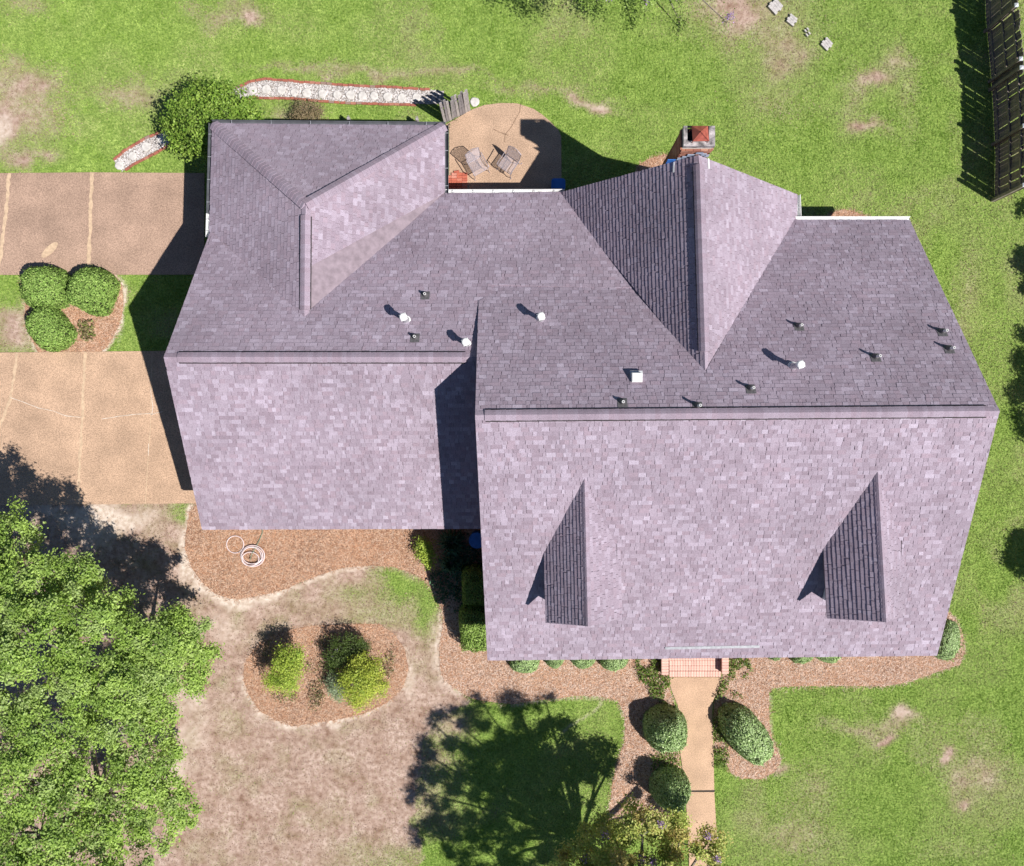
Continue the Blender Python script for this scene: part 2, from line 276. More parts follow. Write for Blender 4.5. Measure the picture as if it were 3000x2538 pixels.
def fields(x, y, jit=0.0):
    """dryness and bareness of the lawn at world x, y"""
    wx = x + (fbm(x, y, 0.9, 11) - .5) * 1.1; wy = y + (fbm(x, y, 0.9, 23) - .5) * 1.1
    if jit: wx = wx + rng.normal(0, jit, len(x)); wy = wy + rng.normal(0, jit, len(x))
    px = CX + wx * 80; py = CY - wy * 80
    n1 = fbm(x, y, 0.55, 31); n2 = fbm(x, y, 2.4, 41)
    d = inpoly(wx, wy, dry_yard).astype(float) * (0.72 + 0.5 * n1)
    for cx, cy, a, b, s in green_in: d -= s * np.exp(-(((px - cx) / a) ** 2 + ((py - cy) / b) ** 2)) * (0.6 + 0.9 * n1)
    d = np.clip(d, 0, 1)
    for cx, cy, a, b, s in dry_sp: d = d + s * np.exp(-(((px - cx) / a) ** 2 + ((py - cy) / b) ** 2)) * (0.35 + 1.2 * n1)
    d = d + 0.28 * sstep(0.58, 0.74, n2) * (0.3 + n1)
    e = np.zeros_like(d)
    for cx, cy, a, b, s in bare_sp: e = e + s * np.exp(-((((px - cx) / a) ** 2 + ((py - cy) / b) ** 2)) ** 1.4) * (0.45 + 1.1 * n1)
    sx = x * .75 + wx * .25; sy = y * .75 + wy * .25
    for P, w_, s_ in bands: e = e + s_ * sstep(1.3, .5, pdist(sx, sy, P) / w_ / (.5 + n1))
    return np.clip(d, 0, 1), np.clip(e, 0, 1)
def blocked(x, y, mulch=True):
    b = inpoly(x, y, drive_hi) | inpoly(x, y, drive_lo) | inpoly(x, y, patio) | inpoly(x, y, walk) | inpoly(x, y, gpath)
    if mulch:
        for P in M_ALL: b |= inpoly(x, y, P)
    for x0, y0, x1, y1 in house_fp: b |= (x > x0) & (x < x1) & (y > y0) & (y < y1)
    return b

# lawn sheet: fine in view, coarse out to the horizon
xs = np.concatenate([[-150, -60, -30], np.arange(-20.4, 20.41, 0.12), [30, 60, 150]]); ys = np.concatenate([[-150, -60, -28], np.arange(-17.4, 17.41, 0.12), [28, 60, 150]])
gx, gy = np.meshgrid(xs, ys); gx = gx.ravel(); gy = gy.ravel(); dd, ee = fields(gx, gy)
nx, ny = len(xs), len(ys); idx = np.arange(nx * ny).reshape(ny, nx)
F = np.stack([idx[:-1, :-1], idx[:-1, 1:], idx[1:, 1:], idx[1:, :-1]], -1).reshape(-1, 4)
link('lawn', mesh(np.stack([gx, gy, np.zeros_like(gx)], 1), F, M['lawn'], vattr={'dry': dd, 'bare': ee}), kind='structure')

# driveway: slabs, fillers, cracks
def ribbon(pts, w, z, mat, name, parent, seed=0):
    r = np.random.default_rng(seed); P = np.array([G(*p) for p in pts]); Q = []
    for a, b in zip(P[:-1], P[1:]):
        n = max(2, int(np.linalg.norm(b - a) / 0.12)); Q += [a + (b - a) * t for t in np.linspace(0, 1, n, endpoint=False)]
    Q.append(P[-1]); Q = np.array(Q); T = np.gradient(Q, axis=0); T /= np.linalg.norm(T, axis=1)[:, None] + 1e-9; Nn = np.stack([-T[:, 1], T[:, 0]], 1)
    wl = w * (0.5 + r.uniform(-.3, .3, len(Q))) ; wr = w * (0.5 + r.uniform(-.3, .3, len(Q)))
    V = [(*(q + n * a), z) for q, n, a in zip(Q, Nn, wl)] + [(*(q - n * a), z) for q, n, a in zip(Q, Nn, wr)]; m = len(Q)
    F = [(i, m + i, m + i + 1, i + 1) for i in range(m - 1)]
    return link(name, mesh(V, F, mat), parent)
def slab(poly, mat, parent, z1=0.03, name='slab'): return MB().prism(poly, -0.06, z1).obj(name, mat, parent)
def splitpoly(polyline_l, polyline_r): return [G(*p) for p in polyline_l] + [G(*p) for p in polyline_r[::-1]]
dw = empty('driveway', kind='structure')
g = 1.0
J_hi = [[(-900, 512), (-900, 806)], [(-420, 509), (-430, 806)], [(28, 508), (20, 620), (10, 700), (-6, 806)], [(272, 506), (266, 640), (260, 806)], [(600, 508), (600, 805)]]
J_lo = [[(-900, 1036), (-900, 1481)], [(-300, 1034), (-330, 1481)], [(52, 1033), (42, 1110), (30, 1175), (5, 1240), (-30, 1320), (-40, 1480)], [(251, 1031), (246, 1130), (242, 1240), (235, 1360), (230, 1478)], [(447, 1029), (444, 1130), (443, 1230), (436, 1330), (427, 1476)], [(620, 1026), (620, 1474)]]
def off(l, d): return [(x + d, y) for x, y in l]
for JJ, mt in ((J_hi, 'drive_hi'), (J_lo, 'drive_lo')):
    for a, b in zip(JJ[:-1], JJ[1:]):
        slab(splitpoly(off(a, g * .5), off(b, -g * .5)), M[mt], dw)
for i, j in enumerate(J_hi[1:4]): ribbon(j, 0.12, 0.034, M['filler'], 'joint_filler', dw, i)
for i, j in enumerate(J_lo[1:4]): ribbon(j, 0.10, 0.034, M['filler'], 'joint_filler', dw, i + 5)
ribbon(J_lo[4], 0.03, 0.034, M['filler'], 'joint_filler', dw, 9)
for i, c in enumerate([[(32, 1165), (75, 1180), (115, 1196), (160, 1205), (195, 1219), (240, 1223)], [(443, 1216), (458, 1211), (478, 1206)], [(442, 1135), (446, 1170), (449, 1190), (446, 1216)], [(300, 1228), (350, 1220), (400, 1214), (443, 1212)], [(437, 1300), (436, 1335)]]):
    ribbon(c, 0.022, 0.038, M['crackfill'], 'crack_filler', dw, 20 + i)
sp = [(147 + 26 * math.cos(t) * .8 + 12 * math.sin(t), 733 - 24 * math.sin(t) * .9 - 8 * math.cos(t)) for t in np.linspace(0, 2 * math.pi, 20, endpoint=False)]
MB().prism([G(*p) for p in sp][::-1], 0.0301, 0.035).obj('patched_spot', M['filler'], dw)
# patio, front walk
po = empty('patio', kind='structure'); slab(patio[::-1], M['patio'], po)
for i, c in enumerate([[(1525, 306), (1522, 330), (1510, 350), (1497, 375), (1480, 395), (1478, 418)], [(1445, 380), (1462, 388), (1490, 398)]]): ribbon(c, 0.02, 0.034, M['crackdark'], 'crack', po, 40 + i)
wo = empty('front_walk', kind='structure')
wl = [(1963, 1984), (1962, 2005), (1970, 2030), (1985, 2065), (1990, 2110), (1992, 2200), (2008, 2315)]; wr = [(2112, 1984), (2108, 2010), (2098, 2030), (2088, 2055), (2086, 2090), (2088, 2140), (2090, 2200), (2092, 2314)]
slab([G(*p) for p in wr[::-1]] [::-1] + [G(*p) for p in wl[::-1]], M['walk'], wo)
slab([G(*p) for p in [(2092, 2320), (2098, 2420), (2103, 2700), (2020, 2700), (2018, 2500), (2008, 2320)]], M['walk'], wo)
ribbon([(2006, 2317), (2050, 2318), (2094, 2316)], 0.07, 0.012, M['asphalt_joint'], 'joint', wo, 50)

# mulch beds and pine straw
for i, P in enumerate(M_ALL):
    link('mulch_bed', mesh([(p[0], p[1], 0.012) for p in P], [tuple(range(len(P)))], M['mulch']), kind='structure')
def scatter_tris(x, y, z, length, width, lean, cols, ang=None):
    n = len(x); a = rng.uniform(0, 2 * math.pi, n) if ang is None else ang
    dx, dy = np.cos(a), np.sin(a); bx, by = -dy * width / 2, dx * width / 2
    V = np.empty((n, 3, 3)); V[:, 0] = np.stack([x + bx, y + by, z], 1); V[:, 1] = np.stack([x - bx, y - by, z], 1)
    V[:, 2] = np.stack([x + dx * length * np.sin(lean), y + dy * length * np.sin(lean), z + length * np.cos(lean)], 1)
    return V.reshape(-1, 3), np.arange(3 * n).reshape(n, 3), cols
sxx = []
for P, dn in zip(M_ALL, (900, 900, 1000, 800, 800, 900)):
    x0, y0 = P.min(0); x1, y1 = P.max(0); n = int((x1 - x0) * (y1 - y0) * dn); x = rng.uniform(x0, x1, n); y = rng.uniform(y0, y1, n)
    jx, jy = x + rng.normal(0, .06, n), y + rng.normal(0, .06, n); k = inpoly(jx, jy, P)
    for hx0, hy0, hx1, hy1 in house_fp: k &= ~((x > hx0 + .3) & (x < hx1 - .3) & (y > hy0 + .3) & (y < hy1 - .3))
    k &= ~(inpoly(x, y, walk) | inpoly(x, y, drive_hi) | inpoly(x, y, drive_lo)); sxx.append(np.stack([x[k], y[k]], 1))
sxy = np.concatenate(sxx); n = len(sxy)
pal = np.array([(0.48, 0.26, 0.15), (0.41, 0.22, 0.13), (0.56, 0.36, 0.24), (0.62, 0.45, 0.34), (0.27, 0.15, 0.10)])
tone = fbm(sxy[:, 0], sxy[:, 1], 1.2, 77); pk = np.clip((rng.random(n) * 3.2 + tone * 2.4).astype(int), 0, 4)
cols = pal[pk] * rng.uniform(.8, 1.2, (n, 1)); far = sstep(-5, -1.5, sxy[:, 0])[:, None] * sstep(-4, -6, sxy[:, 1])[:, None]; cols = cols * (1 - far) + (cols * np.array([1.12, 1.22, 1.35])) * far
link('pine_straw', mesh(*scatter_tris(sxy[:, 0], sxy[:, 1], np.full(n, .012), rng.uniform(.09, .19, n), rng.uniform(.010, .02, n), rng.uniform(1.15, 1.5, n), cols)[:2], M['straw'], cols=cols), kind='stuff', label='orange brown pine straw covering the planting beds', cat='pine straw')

# grass blades
NB = 1350000
x = rng.uniform(-19.6, 19.6, NB); y = rng.uniform(-16.8, 16.8, NB)
k = ~blocked(x + rng.normal(0, .025, NB), y + rng.normal(0, .025, NB)); x, y = x[k], y[k]
d, e = fields(x, y, 0.05)
k = rng.random(len(x)) > np.clip(0.66 * d + 0.95 * e, 0, .97); x, y, d = x[k], y[k], d[k]; n = len(x)
cl = fbm(x, y, 0.32, 91, 3); tone = fbm(x, y, 1.8, 95, 3); f3 = vnoise(x, y, 0.11, 99)
gA = np.array([0.15, 0.265, 0.03]); gB = np.array([0.47, 0.61, 0.16]); gC = np.array([0.50, 0.55, 0.22])
t = np.clip(0.15 + 0.55 * (cl - .5) * 2 + 0.5 * f3 + rng.normal(0, .18, n), 0, 1)[:, None]
col = gA * (1 - t) + gB * t; u = np.clip((tone - .45) * 3, 0, .7)[:, None]; col = col * (1 - u) + gC * u * (.6 + .5 * t)
tan = np.where(rng.random((n, 1)) < .55, np.array([0.47, 0.325, 0.275]), np.array([0.24, 0.145, 0.105])) * (0.60 + .40 * rng.random((n, 1)) + .9 * (fbm(x * .35, y * 1.2, 1.0, 57, 5)[:, None] - .47) + .25 * (fbm(x, y, .25, 58, 2)[:, None] - .5))
isdry = (rng.random(n) < np.clip(d * 1.05, 0, .93))[:, None]; col = np.where(isdry, tan, col) * rng.uniform(.8, 1.2, (n, 1))
ang = 2 * math.pi * vnoise(x, y, 0.16, 5) * 2 + rng.normal(0, .7, n)
V, F, _ = scatter_tris(x, y, np.zeros(n), rng.uniform(.04, .085, n) * (1 - .5 * d), rng.uniform(.014, .026, n), rng.uniform(.5, 1.25, n), None, ang)
link('grass', mesh(V, F, M['blade'], cols=col), kind='stuff', label='short green lawn grass with dry tan patches', cat='grass')

# gravel path: bed, stones, edging bricks, stepping stones
link('gravel_path', mesh([(p[0], p[1], .010) for p in gpath], [tuple(range(len(gpath)))], M['gravelbed']), kind='structure')
gp = bpy.data.objects['gravel_path']
n = 9000; x0, y0 = gpath.min(0); x1, y1 = gpath.max(0); x = rng.uniform(x0, x1, 9 * n); y = rng.uniform(y0, y1, 9 * n); k = inpoly(x, y, gpath); x, y = x[k][:n], y[k][:n]; n = len(x)
base = np.array([(1, 0, 0), (-.5, .87, 0), (-.5, -.87, 0), (0, 0, .8), (0.3, .3, .55)]); V = np.empty((n, 5, 3)); s = rng.uniform(.014, .034, n); a = rng.uniform(0, 6.28, n)
bj = base[None] * rng.uniform(.6, 1.3, (n, 5, 3)); V[:, :, 0] = x[:, None] + (bj[:, :, 0] * np.cos(a)[:, None] - bj[:, :, 1] * np.sin(a)[:, None]) * s[:, None]
V[:, :, 1] = y[:, None] + (bj[:, :, 0] * np.sin(a)[:, None] + bj[:, :, 1] * np.cos(a)[:, None]) * s[:, None]; V[:, :, 2] = .012 + bj[:, :, 2] * s[:, None]
tf = np.array([(0, 4, 3), (4, 1, 3), (1, 2, 3), (2, 0, 3), (0, 1, 4)]); F = (np.arange(n)[:, None, None] * 5 + tf[None]).reshape(-1, 3)
tn = fbm(x, y, .5, 13); cc = np.where((rng.random(n) < .82 - .35 * sstep(.5, .7, tn))[:, None], rng.uniform(.42, .76, (n, 1)) * np.array([1, .95, .94]), rng.uniform(.12, .3, (n, 1)) * np.array([1, .88, .78]))
link('white_gravel', mesh(V.reshape(-1, 3), F, M['gravel'], cols=np.repeat(cc, 5, 0)), gp, kind='stuff')
bm_ = [MB().box((0, 0, 0), (.19, .085, .07), bev=.006, col=c).build(M['brick'], cols=True) for c in ((.36, .13, .09), (.31, .115, .085), (.40, .18, .13), (.30, .20, .165))]
def edging(pts, skip=None):
    P = np.array([G(*p) for p in pts])
    seg = np.linalg.norm(np.diff(P, axis=0), axis=1); cum = np.concatenate([[0], np.cumsum(seg)])
    for s_ in np.arange(.1, cum[-1], .2):
        i = min(np.searchsorted(cum, s_) - 1, len(seg) - 1); q = P[i] + (P[i + 1] - P[i]) * (s_ - cum[i]) / seg[i]; px, py = CX + q[0] * 80, CY - q[1] * 80
        if skip and skip(px, py): continue
        th = math.atan2(*(P[i + 1] - P[i])[::-1]); w_ = random.random()
        link('brick', bm_[0 if w_ < .4 else 1 if w_ < .7 else 2 if w_ < .88 else 3], gp, (q[0] + random.gauss(0, .008), q[1] + random.gauss(0, .008), .025 + random.uniform(-.012, .008)), (random.gauss(0, .04), random.gauss(0, .03), th + random.gauss(0, .05)))
hid = lambda px, py: 530 < px < 690 and 250 < py < 420
edging(PA_up[:-1], hid); edging([(368, 500), (390, 484), (440, 459), (500, 424), (580, 376), (660, 314), (735, 287), (850, 290), (1000, 302), (1150, 307), (1225, 309)], hid)
def stone_mesh(r, seed):
    rr = np.random.default_rng(seed); pr = []; n_ = 14
    V = []; 
    for sc, z in ((1, -.02), (1, .02), (.86, .035)):
        for j in range(n_): t_ = 2 * math.pi * j / n_; k_ = r * sc * (1 + .05 * math.sin(3 * t_ + seed) + .03 * math.sin(5 * t_ + seed)); V.append((k_ * math.cos(t_), k_ * math.sin(t_), z))
    F_ = [tuple(range(2 * n_, 3 * n_))] + [(a_ * n_ + j, a_ * n_ + (j + 1) % n_, (a_ + 1) * n_ + (j + 1) % n_, (a_ + 1) * n_ + j) for a_ in (0, 1) for j in range(n_)]
    return mesh(V, F_, M['stone'])
sm_ = [stone_mesh(r, i) for i, r in enumerate((.15, .17, .16))]
for i, (px, py) in enumerate([(741, 265), (781, 263), (825, 265), (863, 272), (899, 273), (945, 276), (988, 279), (1027, 279), (1062, 282), (1096, 282), (1136, 285), (1177, 288), (1220, 286), (1391, 300), (351, 486), (389, 458), (429, 431), (476, 411)]):
    link('stepping_stone', sm_[i % 3], gp, (*G(px, py), .022), (0, 0, i * 1.3))
# pale pavers sunk in the lawn
for px, py, s_, rz, lab in ((2270, 22, .42, .75, 'largest pale square brick-scored paver sunk in the back lawn'), (2318, 62, .32, .9, 'pale paver on the back lawn between largest paver and overgrown one'), (2363, 97, .22, .7, 'small pale paver almost overgrown by grass on the back lawn'), (2420, 132, .34, .75, 'pale paver on the back lawn farthest from the others')):
    b = empty('paver', (*G(px, py), 0), rz, label=lab, cat='paver', group='pale pavers across the back lawn'); q = s_ / 2
    small = s_ < .25
    for i in range(4):
        for j in range(2):
            if small and (i + j) % 2: continue
            MB().box((-s_ / 2 + s_ / 8 + i * s_ / 4, -s_ / 4 + j * s_ / 2 + (.02 if i % 2 else -.02), .055), (s_ / 4 - .003, s_ / 2 - .003, .09), bev=.004).obj('brick', M['paver'], b)

# ------------------------------------------------------------------ house: roof planes
class Plane:
    """z = z0 + cx X + cy Y"""
    def __init__(s, pts):
        P = np.array([U(*p) for p in pts]); A = np.c_[np.ones(len(P)), P[:, 0], P[:, 1]]
        s.z0, s.cx, s.cy = np.linalg.lstsq(A, P[:, 2], rcond=None)[0]
        n = Vector((-s.cx, -s.cy, 1)).normalized(); s.n = n
        s.u = Vector((0, 0, 1)).cross(n).normalized(); s.v = n.cross(s.u)     # u along the contour, v up the slope
        s.o = Vector((0, 0, s.z0))
    def hit(s, px, py):
        a, b = (px - CX) / FPX, (CY - py) / FPX; q = s.cx * a + s.cy * b; z = (s.z0 + H * q) / (1 + q)
        return Vector((a * (H - z), b * (H - z), z))
    def z(s, x, y): return s.z0 + s.cx * x + s.cy * y
    def uv(s, p): d = p - s.o; return (d.dot(s.u), d.dot(s.v))
    def at(s, u, v, n=0.0): return s.o + s.u * u + s.v * v + s.n * n
zL, zR = 5.8, 7.33
PL = {}
PL['L_front'] = Plane([(480, 1047, zL), (1390, 1047, zL), (592, 1552, 2.85), (1400, 1549, 2.85)])
PL['L_rear'] = Plane([(480, 1047, zL), (1390, 1047, zL), (1300, 566, 2.22), (1650, 566, 2.22)])
PL['R_front'] = Plane([(1392, 1217, zR), (2928, 1205, zR), (2745, 1921, 3.1), (1428, 1935, 3.1)])
PL['R_rear'] = Plane([(1392, 1217, zR), (2928, 1205, zR), (2665, 645, 2.52), (2335, 645, 2.52)])
PL['W_west'] = Plane([(895, 600, 5.0), (892, 935, 5.0), (622, 362, 3.04), (613, 690, 3.08)])
PL['W_east'] = Plane([(895, 600, 5.0), (892, 935, 5.0), (1303, 368, 2.40), (1303, 566, 2.22)])
PL['W_north'] = Plane([(895, 600, 5.0), (622, 362, 3.0), (1303, 368, 2.40)])
PL['G_west'] = Plane([(2046, 455, 6.4), (2066, 1095, 6.4), (1650, 562, 2.28)])
PL['G_east'] = Plane([(2046, 455, 6.4), (2066, 1095, 6.4), (2335, 570, 2.35), (2335, 645, 2.35)])
PL['D1_west'] = Plane([(1712, 1398, 6.33), (1722, 1835, 6.33), (1600, 1825, 5.12), (1595, 1604, 5.12)])
PL['D1_east'] = Plane([(1712, 1398, 6.33), (1722, 1835, 6.33), (1822, 1813, 5.12), (1815, 1604, 5.12)])
PL['D2_west'] = Plane([(2570, 1385, 6.4), (2595, 1823, 6.4), (2425, 1812, 5.15), (2413, 1592, 5.15)])
PL['D2_east'] = Plane([(2570, 1385, 6.4), (2595, 1823, 6.4), (2653, 1802, 5.15), (2646, 1580, 5.15)])
FAC = {
 'L_front': [[(480, 1047), (1404, 1047), (1425, 1549), (592, 1552)]],
 'L_rear': [[(480, 1047), (892, 1047), (892, 925), (616, 680)], [(892, 1047), (1440, 1047), (1440, 566), (1270, 566), (892, 925)], [(1440, 835), (1885, 845), (1662, 562), (1440, 566)]],
 'R_front': [[(1392, 1217), (2928, 1205), (2745, 1921), (1428, 1935)]],
 'R_rear': [[(1392, 1217), (1436, 1217), (1436, 866), (1402, 881)], [(1436, 1217), (2066, 1211), (2067, 1088), (1852, 812), (1436, 812)], [(2066, 1211), (2928, 1205), (2665, 645), (2322, 645), (2067, 1088)]],
 'W_west': [[(892, 937), (895, 600), (622, 362), (613, 692)]],
 'W_east': [[(895, 600), (892, 937), (1292, 572), (1303, 566), (1303, 368)]],
 'W_north': [[(895, 600), (1303, 368), (622, 362)]],
 'G_west': [[(2046, 455), (1650, 562), (1634, 568), (2066, 1100)]],
 'G_east': [[(2046, 455), (2066, 1097), (2335, 650), (2335, 570)]],
 'D1_west': [[(1712, 1396), (1722, 1835), (1600, 1825), (1595, 1602)]],
 'D1_east': [[(1712, 1396), (1817, 1602), (1822, 1813), (1722, 1835)]],
 'D2_west': [[(2570, 1383), (2595, 1823), (2425, 1812), (2413, 1590)]],
 'D2_east': [[(2570, 1383), (2648, 1580), (2653, 1802), (2595, 1823)]],
}
house = empty('brick_house', label='sprawling house with lavender grey shingle roof, two dormers and chimney', cat='house')

def interval(poly, v):
    """u-range of a convex uv polygon at height v"""
    us = []
    for (u0, v0), (u1, v1) in zip(poly, poly[1:] + poly[:1]):
        if (v0 - v) * (v1 - v) <= 0 and v0 != v1: us.append(u0 + (u1 - u0) * (v - v0) / (v1 - v0))
    return (min(us), max(us)) if len(us) > 1 else None
EXPO = 0.137
PAL = np.array([(.300, .238, .285), (.345, .282, .335), (.400, .335, .400), (.262, .200, .240), (.450, .385, .455), (.325, .245, .290)])
PAL *= np.array([.97, .985, 1.0])
PW = np.array([.32, .31, .14, .10, .03, .10])
tabs = {}       # facet -> list of (8 verts, colour)
for fi, (nm, polys) in enumerate(FAC.items()):
    pl = PL[nm]; r = np.random.default_rng(100 + fi); out = []
    uvp = [[pl.uv(pl.hit(*p)) for p in P] for P in polys]
    vmin = min(v for P in uvp for _, v in P); vmax = max(v for P in uvp for _, v in P)
    umin = min(u for P in uvp for u, _ in P); umax = max(u for P in uvp for u, _ in P)
    bold = nm in ('L_front', 'R_front', 'W_east')
    ri = 0; v0 = vmin
    while v0 < vmax - .01:
        v1 = min(v0 + EXPO, vmax); rowpal = r.random()
        cuts = [umin - r.random() * .3]
        while cuts[-1] < umax: cuts.append(cuts[-1] + r.choice([.09, .13, .17, .22, .29], p=[.18, .28, .27, .18, .09]) * r.uniform(.9, 1.1))
        cols_ = PAL[r.choice(len(PAL), len(cuts), p=PW)]; var_ = .72 if nm in ('L_front', 'R_front', 'W_east') else .6 if nm in ('L_rear', 'R_rear', 'G_east') else .5; cols_ = (PAL[0] * .5 + PAL[1] * .5) * (1 - var_) + cols_ * var_ * r.uniform(.93, 1.07, (len(cuts), 1)); lift = r.choice([.028, .032] if nm in ('G_west', 'D1_west', 'D2_west') else [.007, .016], len(cuts), p=[.45, .55]) + r.uniform(0, .003, len(cuts))
        skew = r.normal(0, .008, len(cuts)); dv = r.normal(0, .003, len(cuts))
        for P in uvp:
            lo, hi = min(v for _, v in P), max(v for _, v in P)
            if v1 <= lo + 1e-4 or v0 >= hi - 1e-4: continue
            ar = sum(p[0] * q[1] - q[0] * p[1] for p, q in zip(P, P[1:] + P[:1])); E = P if ar > 0 else P[::-1]
            pl0, pl1 = min(u for u, _ in P), max(u for u, _ in P)
            for i in range(len(cuts) - 1):
                a, b = cuts[i] + .003, cuts[i + 1] - .003
                if b < pl0 or a > pl1: continue
                q = [(a - skew[i], v0 + dv[i]), (b - skew[i], v0 + dv[i]), (b, v1 + .02), (a, v1 + .02)]; full = True
                for (x0, y0), (x1, y1) in zip(E, E[1:] + E[:1]):
                    d_ = [(x1 - x0) * (y - y0) - (y1 - y0) * (x - x0) for x, y in q]
                    if min(d_) >= 0: continue
                    full = False; o_ = []
                    for k in range(len(q)):
                        p0, p1, e0, e1 = q[k - 1], q[k], d_[k - 1], d_[k]
                        if (e0 >= 0) != (e1 >= 0): t = e0 / (e0 - e1); o_.append((p0[0] + (p1[0] - p0[0]) * t, p0[1] + (p1[1] - p0[1]) * t))
                        if e1 >= 0: o_.append(p1)
                    q = o_
                    if len(q) < 3: break
                if len(q) < 3 or max(p[0] for p in q) - min(p[0] for p in q) < .004: continue
                hh = [lift[i] * (1 - .75 * min(1, max(0, (v - v0) / EXPO))) for _, v in q]; n_ = len(q)
                V_ = [pl.at(u, v, h) for (u, v), h in zip(q, hh)] + [pl.at(u, v, -.012) for u, v in q]
                F_ = [tuple(range(n_))] + [(n_ + k, n_ + (k + 1) % n_, (k + 1) % n_, k) for k in range(n_) if not (q[k][1] > v1 + .019 and q[(k + 1) % n_][1] > v1 + .019)]
                out.append((V_, F_, cols_[i]))
        v0 += EXPO; ri += 1
    tabs[nm] = out
TF = [(3, 2, 6, 7), (0, 1, 2, 3), (1, 5, 6, 2), (4, 0, 3, 7)]
# the 300 that show largest in the photo become parts of their own
hide = [np.array([(1585, 1380), (1835, 1380), (1835, 1845), (1585, 1845)]), np.array([(2350, 1370), (2665, 1370), (2665, 1840), (2350, 1840)]), np.array([(1940, 1885), (2240, 1885), (2240, 1905), (1940, 1905)])]
cand = []
for nm in ('R_front', 'G_west', 'L_front', 'D2_west', 'D1_west'):
    for i, (c8, f8, _) in enumerate(tabs[nm]):
        q = project(np.array([tuple(c8[j]) for j in f8[0]])); A = .5 * abs(np.dot(q[:, 0], np.roll(q[:, 1], 1)) - np.dot(q[:, 1], np.roll(q[:, 0], 1))); m = q.mean(0)
        if nm == 'R_front' and any(inpoly(m[0], m[1], P) for P in hide): continue
        if nm == 'L_front' and m[0] > 1370: continue
        cand.append((A, nm, i))
cand.sort(key=lambda t: -t[0]); single = {}
for _, nm, i in cand[:300]: single.setdefault(nm, set()).add(i)
rest = MB(); roofdeck = MB(); dormer_rest = {1: MB(), 2: MB()}
roof = None
for nm, polys in FAC.items():
    pl = PL[nm]
    if nm[0] == 'D': continue
    for P in polys:
        T = [pl.hit(*p) + pl.n * -.010 for p in P]; B = [t - Vector((0, 0, .13)) for t in T]; n_ = len(T)
        roofdeck.add(T + B, [tuple(range(n_))[::-1] if False else tuple(range(n_)), tuple(range(2 * n_ - 1, n_ - 1, -1))] + [(i, (i + 1) % n_, n_ + (i + 1) % n_, n_ + i) for i in range(n_)])
roof = roofdeck.obj('roof', M['deck'], house)
singles = []
for nm, L_ in tabs.items():
    for i, (c8, f8, col) in enumerate(L_):
        if i in single.get(nm, ()) and nm[0] != 'D':
            ob = link('shingle', mesh(c8, f8, M['shingle'], np.tile(col, (len(f8), 1))), roof)
        else:
            (dormer_rest[int(nm[1])] if nm[0] == 'D' else rest).add(c8, f8, tuple(col))
rest.obj('shingles', M['shingle'], roof, cols=True, kind='stuff')

# ridges, hips: vents and caps
capcols = PAL[[0, 1, 2, 5]]
def ridge_caps(parent, A, B, pa, pb, width, lift, name='ridge_cap', step=.142, dark=False, seed=0, n=None):
    """folded shingles over the edge A-B between planes pa and pb"""
    r = np.random.default_rng(seed); A = Vector(A); B = Vector(B); d = (B - A); L_ = d.length; d.normalize()
    def side(pl):
        s = pl.n.cross(d)
        if s.z > 0: s = -s
        return s.normalized()
    sa, sb = side(pa), side(pb)
    up = (pa.n + pb.n).normalized()
    if dark:
        w = width + .045
        prof = [A + sa * w, A + sa * w + pa.n * (lift * .75), A + up * (lift * .75), A + sb * w + pb.n * (lift * .75), A + sb * w]
        prof = [p + d * .03 for p in prof]; V = prof + [p + d * (L_ - .06) for p in prof]; m = len(prof)
        MB().add(V, [(i, i + 1, m + i + 1, m + i) for i in range(m - 1)] + [tuple(range(m))[::-1], tuple(range(m, 2 * m))]).obj('vent_body', M['vent_dark'], parent)
    k = max(1, round(L_ / step)); step = L_ / k
    for i in range(k):
        a = A + d * (i * step); b = A + d * (min((i + 1) * step + .02, L_)); h0 = lift + r.uniform(0, .004); h1 = lift + .010 + r.uniform(0, .004); wj = width * r.uniform(.97, 1.03)
        col = (capcols[r.integers(4)] * .4 + capcols[0] * .6) * r.uniform(.97, 1.06)
        rows = []
        for p, h in ((a, h0), (b, h1)):
            rows += [p + sa * wj + pa.n * (h - .012), p + sa * wj + pa.n * h, p + sa * (wj * .35) + pa.n * (h + .004), p + up * (h + .008), p + sb * (wj * .35) + pb.n * (h + .004), p + sb * wj + pb.n * h, p + sb * wj + pb.n * (h - .012)]
        F_ = [(j, j + 1, 7 + j + 1, 7 + j) for j in range(6)] + [tuple(range(7))[::-1], tuple(range(7, 14))]
        link(name, mesh(rows, F_, M['shingle'], np.tile(col, (8, 1))), parent)
def cross(pa, pb, px, py):
    """point near the pixel on both planes"""
    p = (pa.hit(px, py) + pb.hit(px, py)) / 2
    return p
def vent(pa, pb, p0, p1, width=.145, seed=0, lift=.05):
    A, B = cross(pa, pb, *p0), cross(pa, pb, *p1); o = link('ridge_vent', None, house)
    ridge_caps(o, A, B, pa, pb, width, lift, dark=True, seed=seed); return o
rc = link('ridge', None, house)
for k_, (a, b, p0, p1) in enumerate([('L_front', 'L_rear', (480, 1047), (520, 1047)), ('R_front', 'R_rear', (1392, 1217), (1420, 1217)), ('R_front', 'R_rear', (2896, 1205), (2928, 1205)), ('W_west', 'W_east', (895, 600), (895, 630)), ('W_west', 'W_east', (893, 908), (892, 940)), ('G_west', 'G_east', (2046, 457), (2048, 482)), ('G_west', 'G_east', (2064, 1030), (2066, 1100)), ('L_front', 'L_rear', (1366, 1047), (1398, 1047))]):
    ridge_caps(rc, cross(PL[a], PL[b], *p0), cross(PL[a], PL[b], *p1), PL[a], PL[b], .145, .006, seed=60 + k_, step=.2)
vent(PL['L_front'], PL['L_rear'], (520, 1047), (1366, 1047), seed=1)
